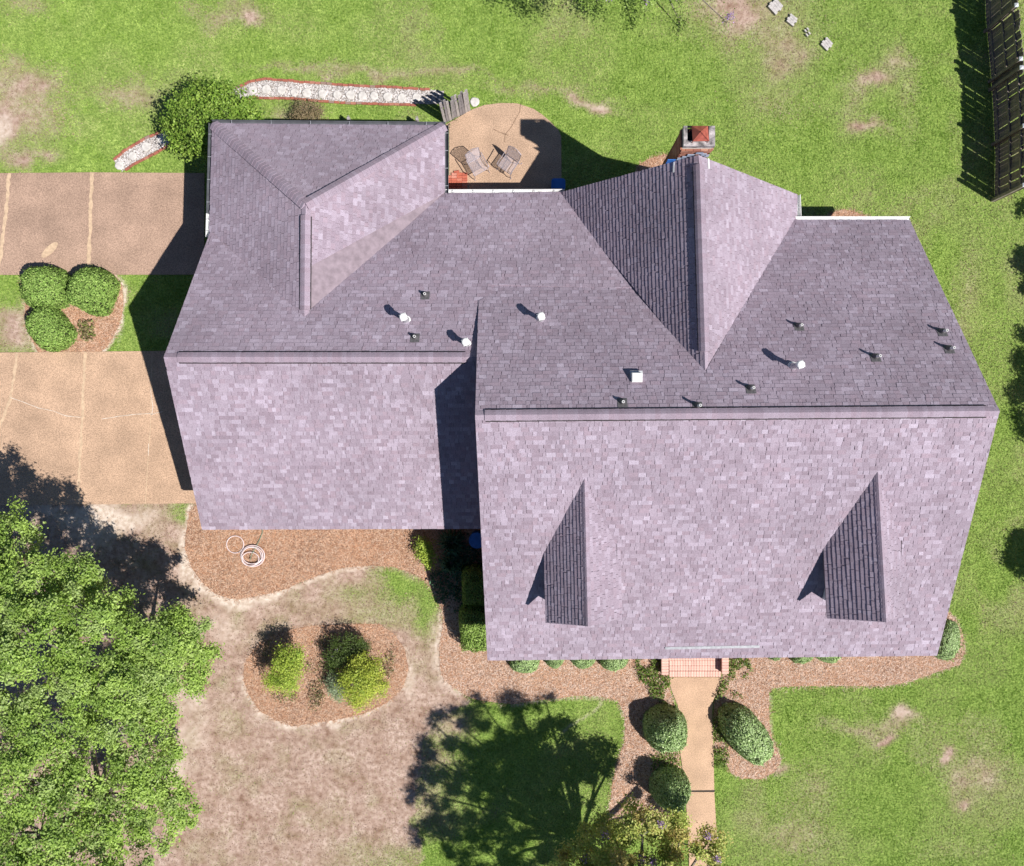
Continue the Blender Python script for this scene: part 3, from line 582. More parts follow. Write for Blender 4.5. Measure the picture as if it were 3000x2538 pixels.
vent(PL['R_front'], PL['R_rear'], (1420, 1217), (2896, 1205), seed=2)
vent(PL['W_west'], PL['W_east'], (895, 630), (893, 908), seed=3)
vent(PL['G_west'], PL['G_east'], (2048, 482), (2064, 1030), seed=4, lift=.075)
for k_, (a, b, p0, p1) in enumerate([('W_west', 'W_north', (624, 364), (895, 600)), ('W_north', 'W_east', (1302, 369), (895, 600))]):
    h_ = link('hip', None, house); ridge_caps(h_, cross(PL[a], PL[b], *p0), cross(PL[a], PL[b], *p1) + Vector((0, 0, .02)), PL[a], PL[b], .175, .05, seed=70 + k_)

# gutters
def gutter(p0, p1, out, mat, hang=0):
    """open trough from p0 to p1; out = horizontal direction away from the roof"""
    A, B = Vector(p0), Vector(p1); o = Vector((*out, 0)); z = Vector((0, 0, 1))
    pr = [(0, .0), (0, -.11), (.09, -.11), (.125, -.03), (.125, .005), (.110, .005), (.112, -.03), (.084, -.10), (.010, -.10), (.010, 0)]
    V = [P + o * a + z * b for P in (A, B) for a, b in pr]; m = len(pr)
    g_ = MB().add(V, [(i, (i + 1) % m, m + (i + 1) % m, m + i) for i in range(m)] + [(0, 1, 2, 3, 4, 5, 6, 7, 8, 9)[::-1], tuple(range(m, 2 * m))]).obj('gutter', M[mat], house)
    for i in range(hang):
        c = A + (B - A) * ((i + .5) / hang) + o * .06 + z * .004; d = (B - A).normalized()
        MB().box((0, 0, 0), (.02, .115, .008)).obj('hanger', M['galv'], g_, loc=c, rot=(0, 0, math.atan2(d.y, d.x) + (.5 if hang > 3 and mat == 'white' else 0)))
    return g_
def gp_(f, px, py, dz=-.01):
    p = PL[f].hit(px, py); p.z += dz; return p
gutter(gp_('W_north', 620, 362), gp_('W_north', 1305, 368), (0, 1), 'grey_gutter', 6)
gutter(gp_('W_west', 622, 360), gp_('W_west', 615, 625), (-1, 0), 'grey_gutter', 4)
gutter(gp_('W_west', 615, 625), gp_('W_west', 613, 694), (-1, 0), 'white', 2)
gutter(gp_('W_east', 1303, 364), gp_('W_east', 1303, 570), (1, 0), 'grey_gutter', 4)
gutter(gp_('L_rear', 1298, 566), gp_('L_rear', 1655, 565), (0, 1), 'white', 6)
gutter(gp_('G_east', 2335, 570), gp_('G_east', 2338, 646), (1, 0), 'white', 1)
gutter(gp_('R_rear', 2330, 645), gp_('R_rear', 2668, 645), (0, 1), 'white', 0)

# walls (gabled prisms under the roof planes)
def gable_wall(profile, axis, a0, a1):
    """profile: list of (horizontal, z) across the ridge, extruded along axis"""
    n_ = len(profile); f = (lambda h, z, a: (a, h, z)) if axis == 'x' else (lambda h, z, a: (h, a, z))
    V = [f(h, z, a0) for h, z in profile] + [f(h, z, a1) for h, z in profile]
    return MB().add(V, [tuple(range(n_)), tuple(range(2 * n_ - 1, n_ - 1, -1))] + [(i, (i + 1) % n_, n_ + (i + 1) % n_, n_ + i) for i in range(n_)]).obj('wall', M['wall'], house)
def under(f, y, x): return PL[f].z(x, y) - .2
gable_wall([(-2.75, 0), (-2.75, under('L_front', -2.75, -5)), (2.2, zL - .25), (7.5, under('L_rear', 7.5, -5)), (7.5, 0)], 'x', -9.95, -.3)
gable_wall([(-6.9, 0), (-6.9, under('R_front', -6.9, 6)), (.52, zR - .28), (6.7, under('R_rear', 6.7, 6)), (6.7, 0)], 'x', -.62, 13.2)
gable_wall([(-9.4, 0), (-9.4, 2.75), (-6.3, 4.3), (-2.7, 2.3), (-2.7, 0)], 'y', 5.5, 7.2)
gable_wall([(-9.4, 0), (-9.4, 2.6), (-2.7, 2.15), (-2.7, 0)], 'y', 7.2, 9.8)
gable_wall([(2.3, 0), (2.3, PL['G_west'].z(2.3, 7) - .2), (5.42, 6.1), (9.1, PL['G_east'].z(9.1, 7) - .2), (9.1, 0)], 'y', 5.5, 7.9)
# front door, windows
def window(c, w, h, rz=0):
    o = MB().box((0, 0, 0), (w + .16, .06, h + .16)).obj('window', M['white'], house, loc=c, rot=(0, 0, rz))
    for i in (-1, 1):
        for j in (-1, 1): MB().box((i * w / 4, -.035, j * h / 4), (w / 2 - .05, .02, h / 2 - .05)).obj('pane', M['glass'], o)
    return o
for xx in (1.2, 3.6, 10.0, 12.0, -7.5, -4): window((xx, -6.92 if xx > 0 else -2.77, 1.6), 1.0, 1.5)
MB().box((6.77, -6.93, 1.4), (1.0, .08, 2.1)).obj('front_door', M['door'], house)

# dormers
for k_, (w_, e_) in {1: ('D1_west', 'D1_east'), 2: ('D2_west', 'D2_east')}.items():
    pw, pe = PL[w_], PL[e_]; do = link('dormer', None, house)
    pts = FAC[w_][0]; pte = FAC[e_][0]
    top = MB()
    for pl, P in ((pw, pts), (pe, pte)):
        T = [pl.hit(*p) + pl.n * -.010 for p in P]; B = [t - Vector((0, 0, .10)) for t in T]; n_ = len(T)
        top.add(T + B, [tuple(range(n_)), tuple(range(2 * n_ - 1, n_ - 1, -1))] + [(i, (i + 1) % n_, n_ + (i + 1) % n_, n_ + i) for i in range(n_)])
    top.obj('dormer_roof', M['deck'], do)
    dormer_rest[k_].obj('shingles', M['shingle'], do, cols=True, kind='stuff')
    f = pw.hit(*pts[1]); fw = pw.hit(*pts[2]); fe = pe.hit(*pte[2]); bw = pw.hit(*pts[3]); be = pe.hit(*pte[1]); ap = pw.hit(*pts[0])
    x0, x1, xr = fw.x + .17, fe.x - .17, f.x; yf = f.y + .24; rf = PL['R_front']
    def zc(x, y): return rf.z(x, y) - .05
    zt0, zt1, zr_ = pw.z(x0, yf) - .13, pe.z(x1, yf) - .13, f.z - .14
    yb = bw.y + .25
    V = [(x0, yf, zc(x0, yf)), (x0, yf, zt0), (xr, yf, zr_), (x1, yf, zt1), (x1, yf, zc(x1, yf)), (x0, yb, zc(x0, yb)), (x0, yb, pw.z(x0, yb) - .13), (x1, yb, zc(x1, yb)), (x1, yb, pe.z(x1, yb) - .13)]
    MB().add(V, [(0, 1, 2, 3, 4), (0, 5, 6, 1), (4, 3, 8, 7)]).obj('dormer_wall', M['siding'], do)
    wn = MB().box((xr, yf - .02, zc(xr, yf) + .75), (.9, .05, 1.1)).obj('window_frame', M['white'], do)
    MB().box((xr, yf - .05, zc(xr, yf) + .75), (.75, .02, .95)).obj('pane', M['glass'], do)
    cm = MB(); A_, B_ = ap + Vector((0, 0, .01)), f + Vector((0, 0, .01))
    ridge_caps(do, A_, B_, pw, pe, .12, .012, seed=90 + k_)

# chimney
ch = link('chimney', None, house)
c0 = U(2003, 369, 7.0); c1 = U(2095, 428, 7.0); cxm, cym = (c0[0] + c1[0]) / 2, (c0[1] + c1[1]) / 2; cw, cd = c1[0] - c0[0], c0[1] - c1[1]
MB().box((cxm, cym, 3.35), (cw - .05, cd - .05, 6.7)).obj('chimney_core', M['mortar'], ch)
lower = MB(); nb = 0
for row in range(90):
    z = .04 + row * .0745
    if z > 6.80: break
    g_ = 0.03 if z > 6.55 else (.015 if z > 6.48 else 0); own = z > 6.0
    for side in range(4):
        ln = cw if side % 2 == 0 else cd; n_ = max(2, round((ln + .02) / .215)); st = ln / n_; o_ = (row % 2) * st / 2
        for i in range(-1, n_ + 1):
            a = -ln / 2 + i * st + o_ + .005; b = a + st - .010; a, b = max(a, -ln / 2), min(b, ln / 2)
            if b - a < .03: continue
            m_ = (a + b) / 2; t_ = .05
            px_, py_, rz_ = ((m_, -cd / 2 + t_ / 2 - g_, 0), (cw / 2 - t_ / 2 + g_, m_, math.pi / 2), (m_, cd / 2 - t_ / 2 + g_, 0), (-cw / 2 + t_ / 2 - g_, m_, math.pi / 2))[side]
            col = random.choice([(.36, .155, .105), (.42, .19, .125), (.30, .12, .09), (.46, .24, .17)])
            if own and side in (0, 3) and z > 6.2: MB().box((cxm + px_, cym + py_, z), (b - a, t_, .062), rz_, col).obj('brick', M['brick'], ch, cols=True)
            else: lower.box((cxm + px_, cym + py_, z), (b - a, t_, .062), rz_, col)
lower.obj('bricks', M['brick'], ch, cols=True, kind='stuff')
# mortar crown with a flue opening and a copper hood standing in it
fx0, fx1 = U(2013, 0, 6.95)[0], U(2076, 0, 6.95)[0]; fy0, fy1 = U(0, 414, 6.95)[1], U(0, 371, 6.95)[1]
cr = MB()
X0, X1, Y0, Y1 = c0[0] - .0, c1[0] + .0, c1[1] - .0, c0[1] + .0
for (a, b, c_, d_) in ((X0, fx0, Y0, Y1), (fx1, X1, Y0, Y1), (fx0, fx1, Y0, fy0), (fx0, fx1, fy1, Y1)):
    cr.prism([(a, c_), (b, c_), (b, d_), (a, d_)], 6.84, 7.0)
cr.obj('mortar_crown', M['crown'], ch)
MB().prism([(fx0, fy0), (fx1, fy0), (fx1, fy1), (fx0, fy1)], 6.3, 6.72).obj('flue_opening', M['soot'], ch)
h0 = [U(2027, 369, 7.15), U(2074, 369, 7.15), U(2077, 413, 7.15), U(2030, 414, 7.15)]; hc = U(2053, 386, 7.36)
hd = MB().add([tuple(p) for p in h0] + [tuple(hc)] + [tuple(p - np.array([0, 0, .03])) for p in h0], [(1, 0, 4), (2, 1, 4), (3, 2, 4), (0, 3, 4)] + [(i, (i + 1) % 4, 5 + (i + 1) % 4, 5 + i) for i in range(4)] + [(8, 7, 6, 5)]).obj('chimney_hood', M['copper'], ch)
for i in range(4): MB().tube([h0[i] * .95 + hc * .05 - np.array([0, 0, .02]), (h0[i][0] * .95 + hc[0] * .05, h0[i][1] * .95 + hc[1] * .05, 6.72)], .012).obj('hood_leg', M['copper'], ch)
MB().tube([tuple(hc + np.array([0, 0, .012])), tuple(h0[2] + np.array([0, 0, .012]))], .016, 5).obj('hood_seam', M['copper'], ch)
# stepped flashing at the foot of the chimney
yb_ = c1[1] - .012
for i, (xo, w_) in enumerate(((-.36, .13), (-.24, .14), (-.09, .2), (.12, .2), (.27, .14), (.38, .13))):
    x_ = cxm + xo; zz = min(PL['G_west'].z(x_, yb_), PL['G_east'].z(x_, yb_)); MB().box((x_, yb_ - .012, zz + .10), (w_, .012, .20)).obj('step_flashing', M['flash'], ch)
for s_, f_ in ((-1, 'G_west'), (1, 'G_east')):
    p = PL[f_]; a = Vector((cxm + s_ * (cw / 2 + .02), c1[1] - .05, 0)); a.z = p.z(a.x, a.y) + .025; b = a + Vector((s_ * .01, -.30, 0)); b.z = p.z(b.x, b.y) + .025
    MB().tube([a, b], .035, 4).obj('apron_flashing', M['white'], ch)
fb = Vector((c0[0] - .12, c1[1] - .02, 0)); zf = PL['G_west'].z(fb.x, fb.y)
MB().box((fb.x, fb.y, zf + .10), (.24, .02, .34)).obj('side_flashing', M['blue'], ch)  # metal flashing; its blue is shade put into the colour

# pipes and flues on the roof
def on(f, px, py): return PL[f].hit(px, py)
def small_pipe(f, px, py, h=.30, r=.04):
    p = on(f, px, py); n_ = PL[f].n; o = link('vent_pipe', None, house, loc=p)
    MB().lathe([(.0, -.05), (r, -.05), (r, h), (r * .7, h), (r * .7, h - .06)], n=10).obj('pipe', M['white'], o)
    MB().lathe([(.10, -.10), (.09, .04), (.052, .15), (.045, .16)], n=12).obj('boot', M['lead'], o)
    V = [(PL[f].u * a + PL[f].v * b + n_ * .018) for a, b in ((-.14, -.12), (.14, -.12), (.14, .2), (-.14, .2))]; V += [v - n_ * .02 for v in V]
    MB().add(V, [(0, 1, 2, 3), (0, 4, 5, 1), (1, 5, 6, 2), (2, 6, 7, 3), (3, 7, 4, 0)]).obj('base_flashing', M['lead'], o)
for f, px, py, h in (('L_rear', 1246, 864, .22), ('L_rear', 1216, 988, .22), ('R_rear', 2339, 956, .32), ('R_rear', 2758, 972, .34), ('R_rear', 2778, 1022, .34), ('R_rear', 2563, 1046, .38), ('R_rear', 2198, 1138, .36), ('R_rear', 1823, 1178, .24), ('R_rear', 2043, 1189, .40)): small_pipe(f, px, py, h)
def flue(f, px, py, h):
    p = on(f, px, py); o = link('metal_flue', None, house, loc=p)
    MB().lathe([(.11, -.1), (.105, .08), (.075, .16), (.072, h - .12)], n=12).obj('pipe', M['galv'], o, smooth=False)
    MB().lathe([(.15, -.13), (.14, .02), (.10, .05)], n=12).obj('storm_collar', M['white'], o)
    MB().lathe([(.08, h - .16), (.115, h - .14), (.115, h - .02), (.09, h + .005), (.0, h + .02)], n=12).obj('rain_cap', M['white'], o)
    MB().box((0, 0, h - .06), (.20, .20, .10), .4, bev=.03).obj('cap_louvre', M['white'], o)
flue('L_rear', 1190, 938, .72); flue('L_rear', 1367, 1008, .60); flue('R_rear', 1583, 935, .66); flue('R_rear', 2322, 1074, .72)
p = on('R_rear', 1864, 1107); o = link('box_vent', None, house, loc=p)
MB().box((0, 0, .10), (.30, .27, .16), bev=.02).obj('hood', M['white'], o); MB().box((0, .02, -.02), (.36, .36, .06)).obj('base_flashing', M['galv'], o)
a, b = on('R_front', 1948, 1899), on('R_front', 2224, 1894); n_ = PL['R_front'].n
MB().add([a + n_ * .005, b + n_ * .005, b + n_ * .07, a + n_ * .07, a + n_ * .005 + PL['R_front'].v * .06, b + n_ * .005 + PL['R_front'].v * .06, b + n_ * .02 + PL['R_front'].v * .06, a + n_ * .02 + PL['R_front'].v * .06], [(0, 1, 2, 3), (3, 2, 6, 7), (4, 7, 6, 5), (0, 3, 7, 4), (1, 5, 6, 2)]).obj('rain_diverter', M['galv'], house)
# step walls where the right roof stands above the left one
a, b, c_ = on('R_rear', 1402, 881), on('R_rear', 1435, 866), on('R_rear', 1437, 828)
MB().add([a, b, b - Vector((0, 0, .3)), a - Vector((0, 0, .4))], [(0, 1, 2, 3)]).obj('roof_step', M['deck'], house)

# ------------------------------------------------------------------ brick steps at the front door
st = empty('brick_steps', (*G(2037, 1950), 0), label='pink brick front steps with low side walls below the eave', cat='steps')
sx_, sy_ = G(2037, 1950)
def brick_in(parent, c, d, base, rz=0):
    k_ = random.uniform(.9, 1.08); MB().box((0, 0, 0), d, 0, tuple(v * k_ for v in base), bev=.006).obj('brick', M['brick'], parent, cols=True, loc=(c[0] - sx_, c[1] - sy_, c[2]), rot=(0, 0, rz))
PINK = (.74, .47, .39)
zt, z2 = .34, .19
def row(px0, px1, py0, py1, zt_, w_, base=PINK):
    x0, y0, _ = U(px0, py1, zt_); x1, y1, _ = U(px1, py0, zt_); n_ = max(1, round((x1 - x0) / w_)); s_ = (x1 - x0) / n_
    for i in range(n_): brick_in(st, (x0 + (i + .5) * s_, (y0 + y1) / 2, zt_ - .035), (s_ - .007, y1 - y0 - .007, .07), base)
row(1960, 2113, 1905, 1924, zt, .10); row(1960, 2113, 1924, 1936, zt, .10); row(1961, 2113, 1936, 1951, zt, .10); row(1961, 2113, 1951, 1966, zt, .10); row(1961, 2112, 1967, 1984, z2, .10)
x0, y0, _ = U(1960, 1967, zt); x1, y1, _ = U(2113, 1890, zt); MB().prism([(x0 + .01 - sx_, y0 + .015 - sy_), (x1 - .01 - sx_, y0 + .015 - sy_), (x1 - .01 - sx_, y1 + .3 - sy_), (x0 + .01 - sx_, y1 + .3 - sy_)], 0, zt - .06).obj('riser', M['mortar'], st)
x0, y0, _ = U(1961, 1985, z2); x1, y1, _ = U(2112, 1960, z2); MB().prism([(x0 + .01 - sx_, y0 + .015 - sy_), (x1 - .01 - sx_, y0 + .015 - sy_), (x1 - .01 - sx_, y1 - sy_), (x0 + .01 - sx_, y1 - sy_)], 0, z2 - .06).obj('riser', M['mortar'], st)
for pa, pb, py0, py1, zt_ in ((1938, 1959, 1905, 1978, .42), (2115, 2135, 1900, 1975, .62)):
    x0, y0, _ = U(pa, py1, zt_); x1, y1, _ = U(pb, py0, zt_); n_ = round((y1 - y0) / .10); s_ = (y1 - y0) / n_
    for i in range(n_): brick_in(st, ((x0 + x1) / 2, y0 + (i + .5) * s_, zt_ - .035), (x1 - x0 - .004, s_ - .007, .07), PINK)
    MB().prism([(x0 + .012 - sx_, y0 + .012 - sy_), (x1 - .012 - sx_, y0 + .012 - sy_), (x1 - .012 - sx_, y1 - sy_), (x0 + .012 - sx_, y1 - sy_)], 0, zt_ - .06).obj('side_wall', M['wall'], st)

# ------------------------------------------------------------------ leaves
def leaf_mesh(P, Nrm, size, cols, mat, aspect=.55, name='leaves', rg=None):
    rg = rg or rng; n = len(P); Nrm = Nrm / (np.linalg.norm(Nrm, axis=1)[:, None] + 1e-9); t = rg.normal(size=(n, 3)); t -= (t * Nrm).sum(1)[:, None] * Nrm; t /= np.linalg.norm(t, axis=1)[:, None] + 1e-9
    b = np.cross(Nrm, t); s_ = np.asarray(size).reshape(-1, 1); V = np.empty((n, 4, 3))
    V[:, 0] = P - t * s_; V[:, 1] = P + b * s_ * aspect + Nrm * s_ * .15; V[:, 2] = P + t * s_ - Nrm * s_ * .2; V[:, 3] = P - b * s_ * aspect + Nrm * s_ * .15
    return mesh(V.reshape(-1, 3), np.arange(4 * n).reshape(n, 4), mat, cols=cols, name=name)
def unit(n, rg=None):
    v = (rg or rng).normal(size=(n, 3)); return v / np.linalg.norm(v, axis=1)[:, None]
GREENS = np.array([(.13, .21, .035), (.17, .27, .05), (.22, .33, .08), (.09, .15, .03), (.26, .36, .12)])
def tree(name, loc, lobes, n, leaf, trunk_r, label, cat='tree', group=None, pal=GREENS, sigma=.22, twigs=60, seed=0, flat=.7, nclus=9, fine=1.0, flowers=0, sparse=0.0, mat='leaf'):
    """lobes in world coordinates: (x, y, z, r); trunk at loc"""
    rg = np.random.default_rng(seed); root = empty(name, loc, label=label, cat=cat, group=group); L0 = np.array([loc[0], loc[1], 0])
    lob = np.array(lobes, float); wgt = lob[:, 3] ** 2; wgt /= wgt.sum(); Ps = []; Ns = []; Cs = []; tips = []
    for (lx, ly, lz, lr), w in zip(lob, wgt):
        k = max(4, int(nclus * lr * lr * 4)); dirs = unit(k, rg); dirs[:, 2] = np.where(dirs[:, 2] < -.35, -dirs[:, 2], dirs[:, 2]); rad = lr * rg.uniform(.35, 1.02, k) ** .6
        cen = np.array([lx, ly, lz]) + dirs * rad[:, None] * np.array([1, 1, flat]); cen = cen[rg.random(k) > sparse]; k = len(cen); dirs = dirs[:k]
        if k == 0: continue
        tips += [tuple(c) for c in cen]; m = int(n * w / k) + 1; sg = sigma * rg.uniform(.6, 1.3, k)
        p = cen[:, None] + rg.normal(size=(k, m, 3)) * sg[:, None, None] * np.array([1, 1, .55]); tone = rg.integers(0, len(pal), k)
        Ps.append(p.reshape(-1, 3)); nn = rg.normal(size=(k, m, 3)) * .55 + np.array([0, 0, .8]) + (p - np.array([lx, ly, lz])) / lr * .5; Ns.append(nn.reshape(-1, 3))
        c = pal[tone][:, None] * .55 + pal[rg.integers(0, len(pal), (k, m))] * .45; Cs.append((c * rg.uniform(.8, 1.25, (k, m, 1))).reshape(-1, 3))
    P = np.concatenate(Ps) - L0; N_ = np.concatenate(Ns); c = np.concatenate(Cs); k = P[:, 2] > .12; P, N_, c = P[k], N_[k], c[k]
    link('crown', leaf_mesh(P, N_, leaf * rg.uniform(.6, 1.3, len(P)), c, M[mat], rg=rg), root)
    mb = MB(); base = Vector((0, 0, 0)); zc = float(np.average(lob[:, 2], weights=wgt)); cx_, cy_ = np.average(lob[:, 0], weights=wgt) - loc[0], np.average(lob[:, 1], weights=wgt) - loc[1]
    fork = Vector((cx_ * .35, cy_ * .35, zc * .45)); mb.tube([base - Vector((0, 0, .1)), base.lerp(fork, .5) + Vector((.05, -.04, 0)), fork], [trunk_r * 1.25, trunk_r, trunk_r * .8], 8)
    for lx, ly, lz, lr in lob:
        q = Vector((lx - loc[0], ly - loc[1], lz)); mb.tube([fork, fork.lerp(q, .5) + Vector((rg.normal() * .15, rg.normal() * .15, .1)), q], [trunk_r * .65, trunk_r * .4, trunk_r * .18], 6)
    tips = np.array(tips) - L0
    for i in rg.choice(len(tips), min(twigs, len(tips)), replace=False):
        tp = tips[i]; j = np.argmin(((lob[:, :3] - L0 - tp) ** 2).sum(1)); q = Vector(lob[j, :3] - L0); e_ = Vector(tp)
        mb.tube([q, q.lerp(e_, .5) + Vector(rg.normal(size=3) * .08), e_ + (e_ - q) * .12], [trunk_r * .2, trunk_r * .13, trunk_r * .05], 4, cap=False)
    mb.obj('trunk', M['bark'], root)
    if flowers:
        t_ = tips[rg.choice(len(tips), min(flowers, len(tips)), replace=False)]; nf = 60
        p = t_[:, None] + rg.normal(size=(len(t_), nf, 3)) * .07 + np.array([0, 0, .12]); p = p.reshape(-1, 3)
        link('blossom', leaf_mesh(p, rg.normal(size=p.shape) + [0, 0, 1], np.full(len(p), .028), np.array([.42, .27, .55]) * rg.uniform(.7, 1.3, (len(p), 1)), M['leaf'], .8, rg=rg), root, kind='stuff')
    return root
def lobes_px(L):
    out = []
    for px, py, z, r in L: p = U(px, py, z); out.append((p[0], p[1], z, r * (H - z) / FPX))
    return out
T_PAL = np.array([(.25, .39, .065), (.33, .48, .09), (.40, .55, .13), (.17, .28, .05), (.36, .46, .17)])
TK = dict(sigma=.14, nclus=8, flat=.75)
tree('oak_tree', (-15.6, -5.6, 0), lobes_px([(20, 1590, 4.4, 100), (70, 1720, 5.4, 115), (215, 1690, 4.8, 85), (250, 1800, 5.6, 95), (95, 1860, 6.2, 120), (-60, 1800, 6.0, 140), (320, 1765, 4.0, 62), (-40, 1960, 6, 130), (-30, 1560, 4.2, 60)]), 56000, .045, .16,
     'feathery light green tree with grey twigs beside the lower driveway', group='light green front yard trees', pal=T_PAL, seed=1, twigs=150, **TK)
tree('oak_tree', (-12.2, -8.5, 0), lobes_px([(545, 1845, 3.6, 72), (455, 1905, 4.6, 90), (585, 1915, 3.2, 50), (385, 1860, 4.8, 62), (340, 2010, 5.4, 90), (470, 2000, 4.2, 78), (235, 1975, 5.6, 90), (560, 1985, 3.2, 45)]), 42000, .045, .13,
     'light green tree whose crown reaches farthest onto the bare dirt yard', group='light green front yard trees', pal=T_PAL, seed=2, twigs=120, **TK)
tree('oak_tree', (-14.3, -12.6, 0), lobes_px([(120, 2110, 5.8, 110), (345, 2125, 5.2, 80), (465, 2095, 4.2, 62), (50, 2280, 6.2, 130), (215, 2290, 5.4, 85), (400, 2265, 4.8, 95), (500, 2320, 3.8, 68), (120, 2440, 6.2, 125), (310, 2420, 5.2, 95), (440, 2430, 4.2, 70), (200, 2570, 6, 130), (370, 2560, 5, 85), (0, 2560, 6, 140), (505, 2215, 3.6, 50), (545, 2380, 3.2, 40), (255, 2140, 4.6, 45)]), 80000, .045, .18,
     'broad light green tree filling the corner below the other yard trees', group='light green front yard trees', pal=T_PAL, seed=3, twigs=200, **TK)
C_PAL = np.array([(.36, .45, .09), (.46, .54, .13), (.52, .53, .17), (.54, .40, .14), (.27, .36, .07), (.42, .44, .13)])
def lob_sh(L):    # lobes given by where their shadow falls on the ground in the photo
    out = []
    for px, py, z, r in L: x_, y_ = G(px, py); out.append((x_ - SX * z, y_ - SY * z, z, r / 80))
    return out
tree('crape_myrtle', (4.3, -16.2, 0), lobes_px([(1790, 2420, 2.8, 55), (1890, 2405, 3.0, 60), (1990, 2425, 2.8, 55), (2070, 2470, 2.6, 50), (1690, 2480, 2.8, 55), (1760, 2470, 3.4, 90), (1880, 2450, 3.8, 95), (1990, 2470, 3.4, 80), (1700, 2540, 3.4, 80), (1830, 2570, 4.2, 120), (1960, 2590, 4.0, 110), (2080, 2530, 3.0, 50), (2120, 2560, 2.6, 45), (1900, 2700, 4.6, 130)]) +
     lob_sh([(1530, 2100, 8.3, 75), (1450, 2170, 8.6, 90), (1340, 2120, 8.2, 55), (1330, 2240, 8.4, 95), (1520, 2260, 8.6, 115), (1400, 2350, 8.2, 110), (1270, 2330, 8.0, 75), (1540, 2390, 8.0, 120), (1420, 2480, 7.4, 110), (1290, 2460, 7.8, 80), (1560, 2520, 6.6, 100), (1640, 2480, 5.6, 70), (1380, 2570, 7, 80), (1230, 2200, 8.0, 40), (1240, 2270, 8.0, 40), (1490, 2040, 8.4, 30), (1410, 2060, 8.2, 30), (1270, 2120, 8.0, 30), (1600, 2060, 8, 30), (1640, 2330, 7.4, 70), (1680, 2230, 7.2, 40)]), 105000, .044, .14,
     'tall crape myrtle with yellow green and orange leaves beside the front walk', pal=C_PAL, seed=4, twigs=140, flowers=40, sparse=.2, sigma=.14, nclus=4.2)
tree('crape_myrtle', (4.9, 17.6, 0), lobes_px([(1750, -70, 3.2, 90), (1880, -50, 2.8, 70), (2000, -45, 2.6, 60), (1990, 10, 2.0, 22), (1885, 5, 2.2, 25), (1650, -80, 3.0, 70), (1960, -150, 3.4, 110), (2050, -10, 2.3, 16)]) + lob_sh([(1700, 20, 2.2, 26), (1850, 70, 2.0, 18), (1990, 80, 1.9, 17), (1600, 0, 2.4, 26)]), 9000, .04, .07,
     'crape myrtle at the top edge dropping sparse twigs over the back lawn', pal=T_PAL * .8, seed=5, twigs=60, flowers=6, sparse=.25)
D_PAL = GREENS * .7
for i, (L_, lab) in enumerate(([[(3010, 1060, 4.2, 40), (3015, 1150, 4.6, 55), (3010, 1235, 4.2, 42), (3080, 1120, 5, 80), (3005, 990, 3.8, 25)], 'evergreen beyond the lawn edge casting the largest feathery shadow'], [[(2985, 1600, 3.2, 36), (3005, 1645, 3.4, 42), (3050, 1600, 3.6, 55), (2960, 1640, 3, 16)], 'evergreen beyond the lawn edge casting the shadow nearest the front corner'], [[(3018, 760, 3.4, 38), (3020, 850, 3.2, 25), (3060, 800, 3.6, 50), (3000, 610, 2.6, 16)], 'evergreen beyond the lawn edge casting the shadow below the fence'])):
    lb = lob_sh(L_); tree('evergreen_tree', (lb[1][0] + .4, lb[1][1], 0), lb, 9000, .06, .1, lab, group='evergreens beyond the lawn edge', pal=D_PAL, seed=20 + i, twigs=40, nclus=14, sigma=.16)

# clipped bushes: leaf shells over a dark core
def bush_mesh(rx, ry, h, n, leaf, pal, seed, base_z=.0, power=2.4, rough=.05):
    rg = np.random.default_rng(seed); u_ = unit(n, rg); u_[:, 2] = np.abs(u_[:, 2]) * 1.05 - .05
    k_ = (np.abs(u_) ** power).sum(1) ** (-1 / power); p = u_ * k_[:, None]; nn = np.sign(p) * np.abs(p) ** (power - 1)
    p = p * np.array([rx, ry, h]); bump_ = 1 + rough * (2 * fbm(p[:, 0] + 9 * seed, p[:, 1] + p[:, 2], .35, seed) - 1) * 2 - rg.random(n) ** 2 * .10 + .09 * (rg.random(n) > .985); p *= bump_[:, None]; p[:, 2] = np.maximum(p[:, 2], .03)
    c = pal[rg.integers(0, len(pal), n)] * rg.uniform(.75, 1.25, (n, 1)); return leaf_mesh(p, nn / np.array([rx, ry, h]) + rg.normal(size=(n, 3)) * .38, leaf * rg.uniform(.7, 1.3, n), c, M['boxleaf'], rg=rg)
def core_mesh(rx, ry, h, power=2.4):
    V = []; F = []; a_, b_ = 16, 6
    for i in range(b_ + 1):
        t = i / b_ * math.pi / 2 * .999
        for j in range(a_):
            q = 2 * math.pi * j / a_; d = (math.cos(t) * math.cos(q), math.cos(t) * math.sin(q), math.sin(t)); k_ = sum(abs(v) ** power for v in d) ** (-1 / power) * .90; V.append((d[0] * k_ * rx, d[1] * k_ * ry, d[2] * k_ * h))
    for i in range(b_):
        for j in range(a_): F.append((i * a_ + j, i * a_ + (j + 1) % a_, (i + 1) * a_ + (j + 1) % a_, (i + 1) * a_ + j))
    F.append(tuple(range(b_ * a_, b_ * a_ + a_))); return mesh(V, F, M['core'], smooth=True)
BOX = np.array([(.36, .51, .20), (.42, .58, .25), (.50, .64, .30), (.28, .41, .14), (.53, .66, .35)])
ISL = np.array([(.22, .36, .075), (.28, .43, .10), (.34, .48, .13), (.17, .29, .06)])
protos = {}
def bush(key, loc, s, rz, label, group=None, name='clipped_bush', cat='bush'):
    r = empty(name, loc, rz, label=label, cat=cat, group=group); r.scale = s
    for nm_, me_ in zip(('shade_core', 'foliage'), protos[key]): link(nm_, me_, r)  # inner part is a solid core, its near-black colour painted as shade
    return r
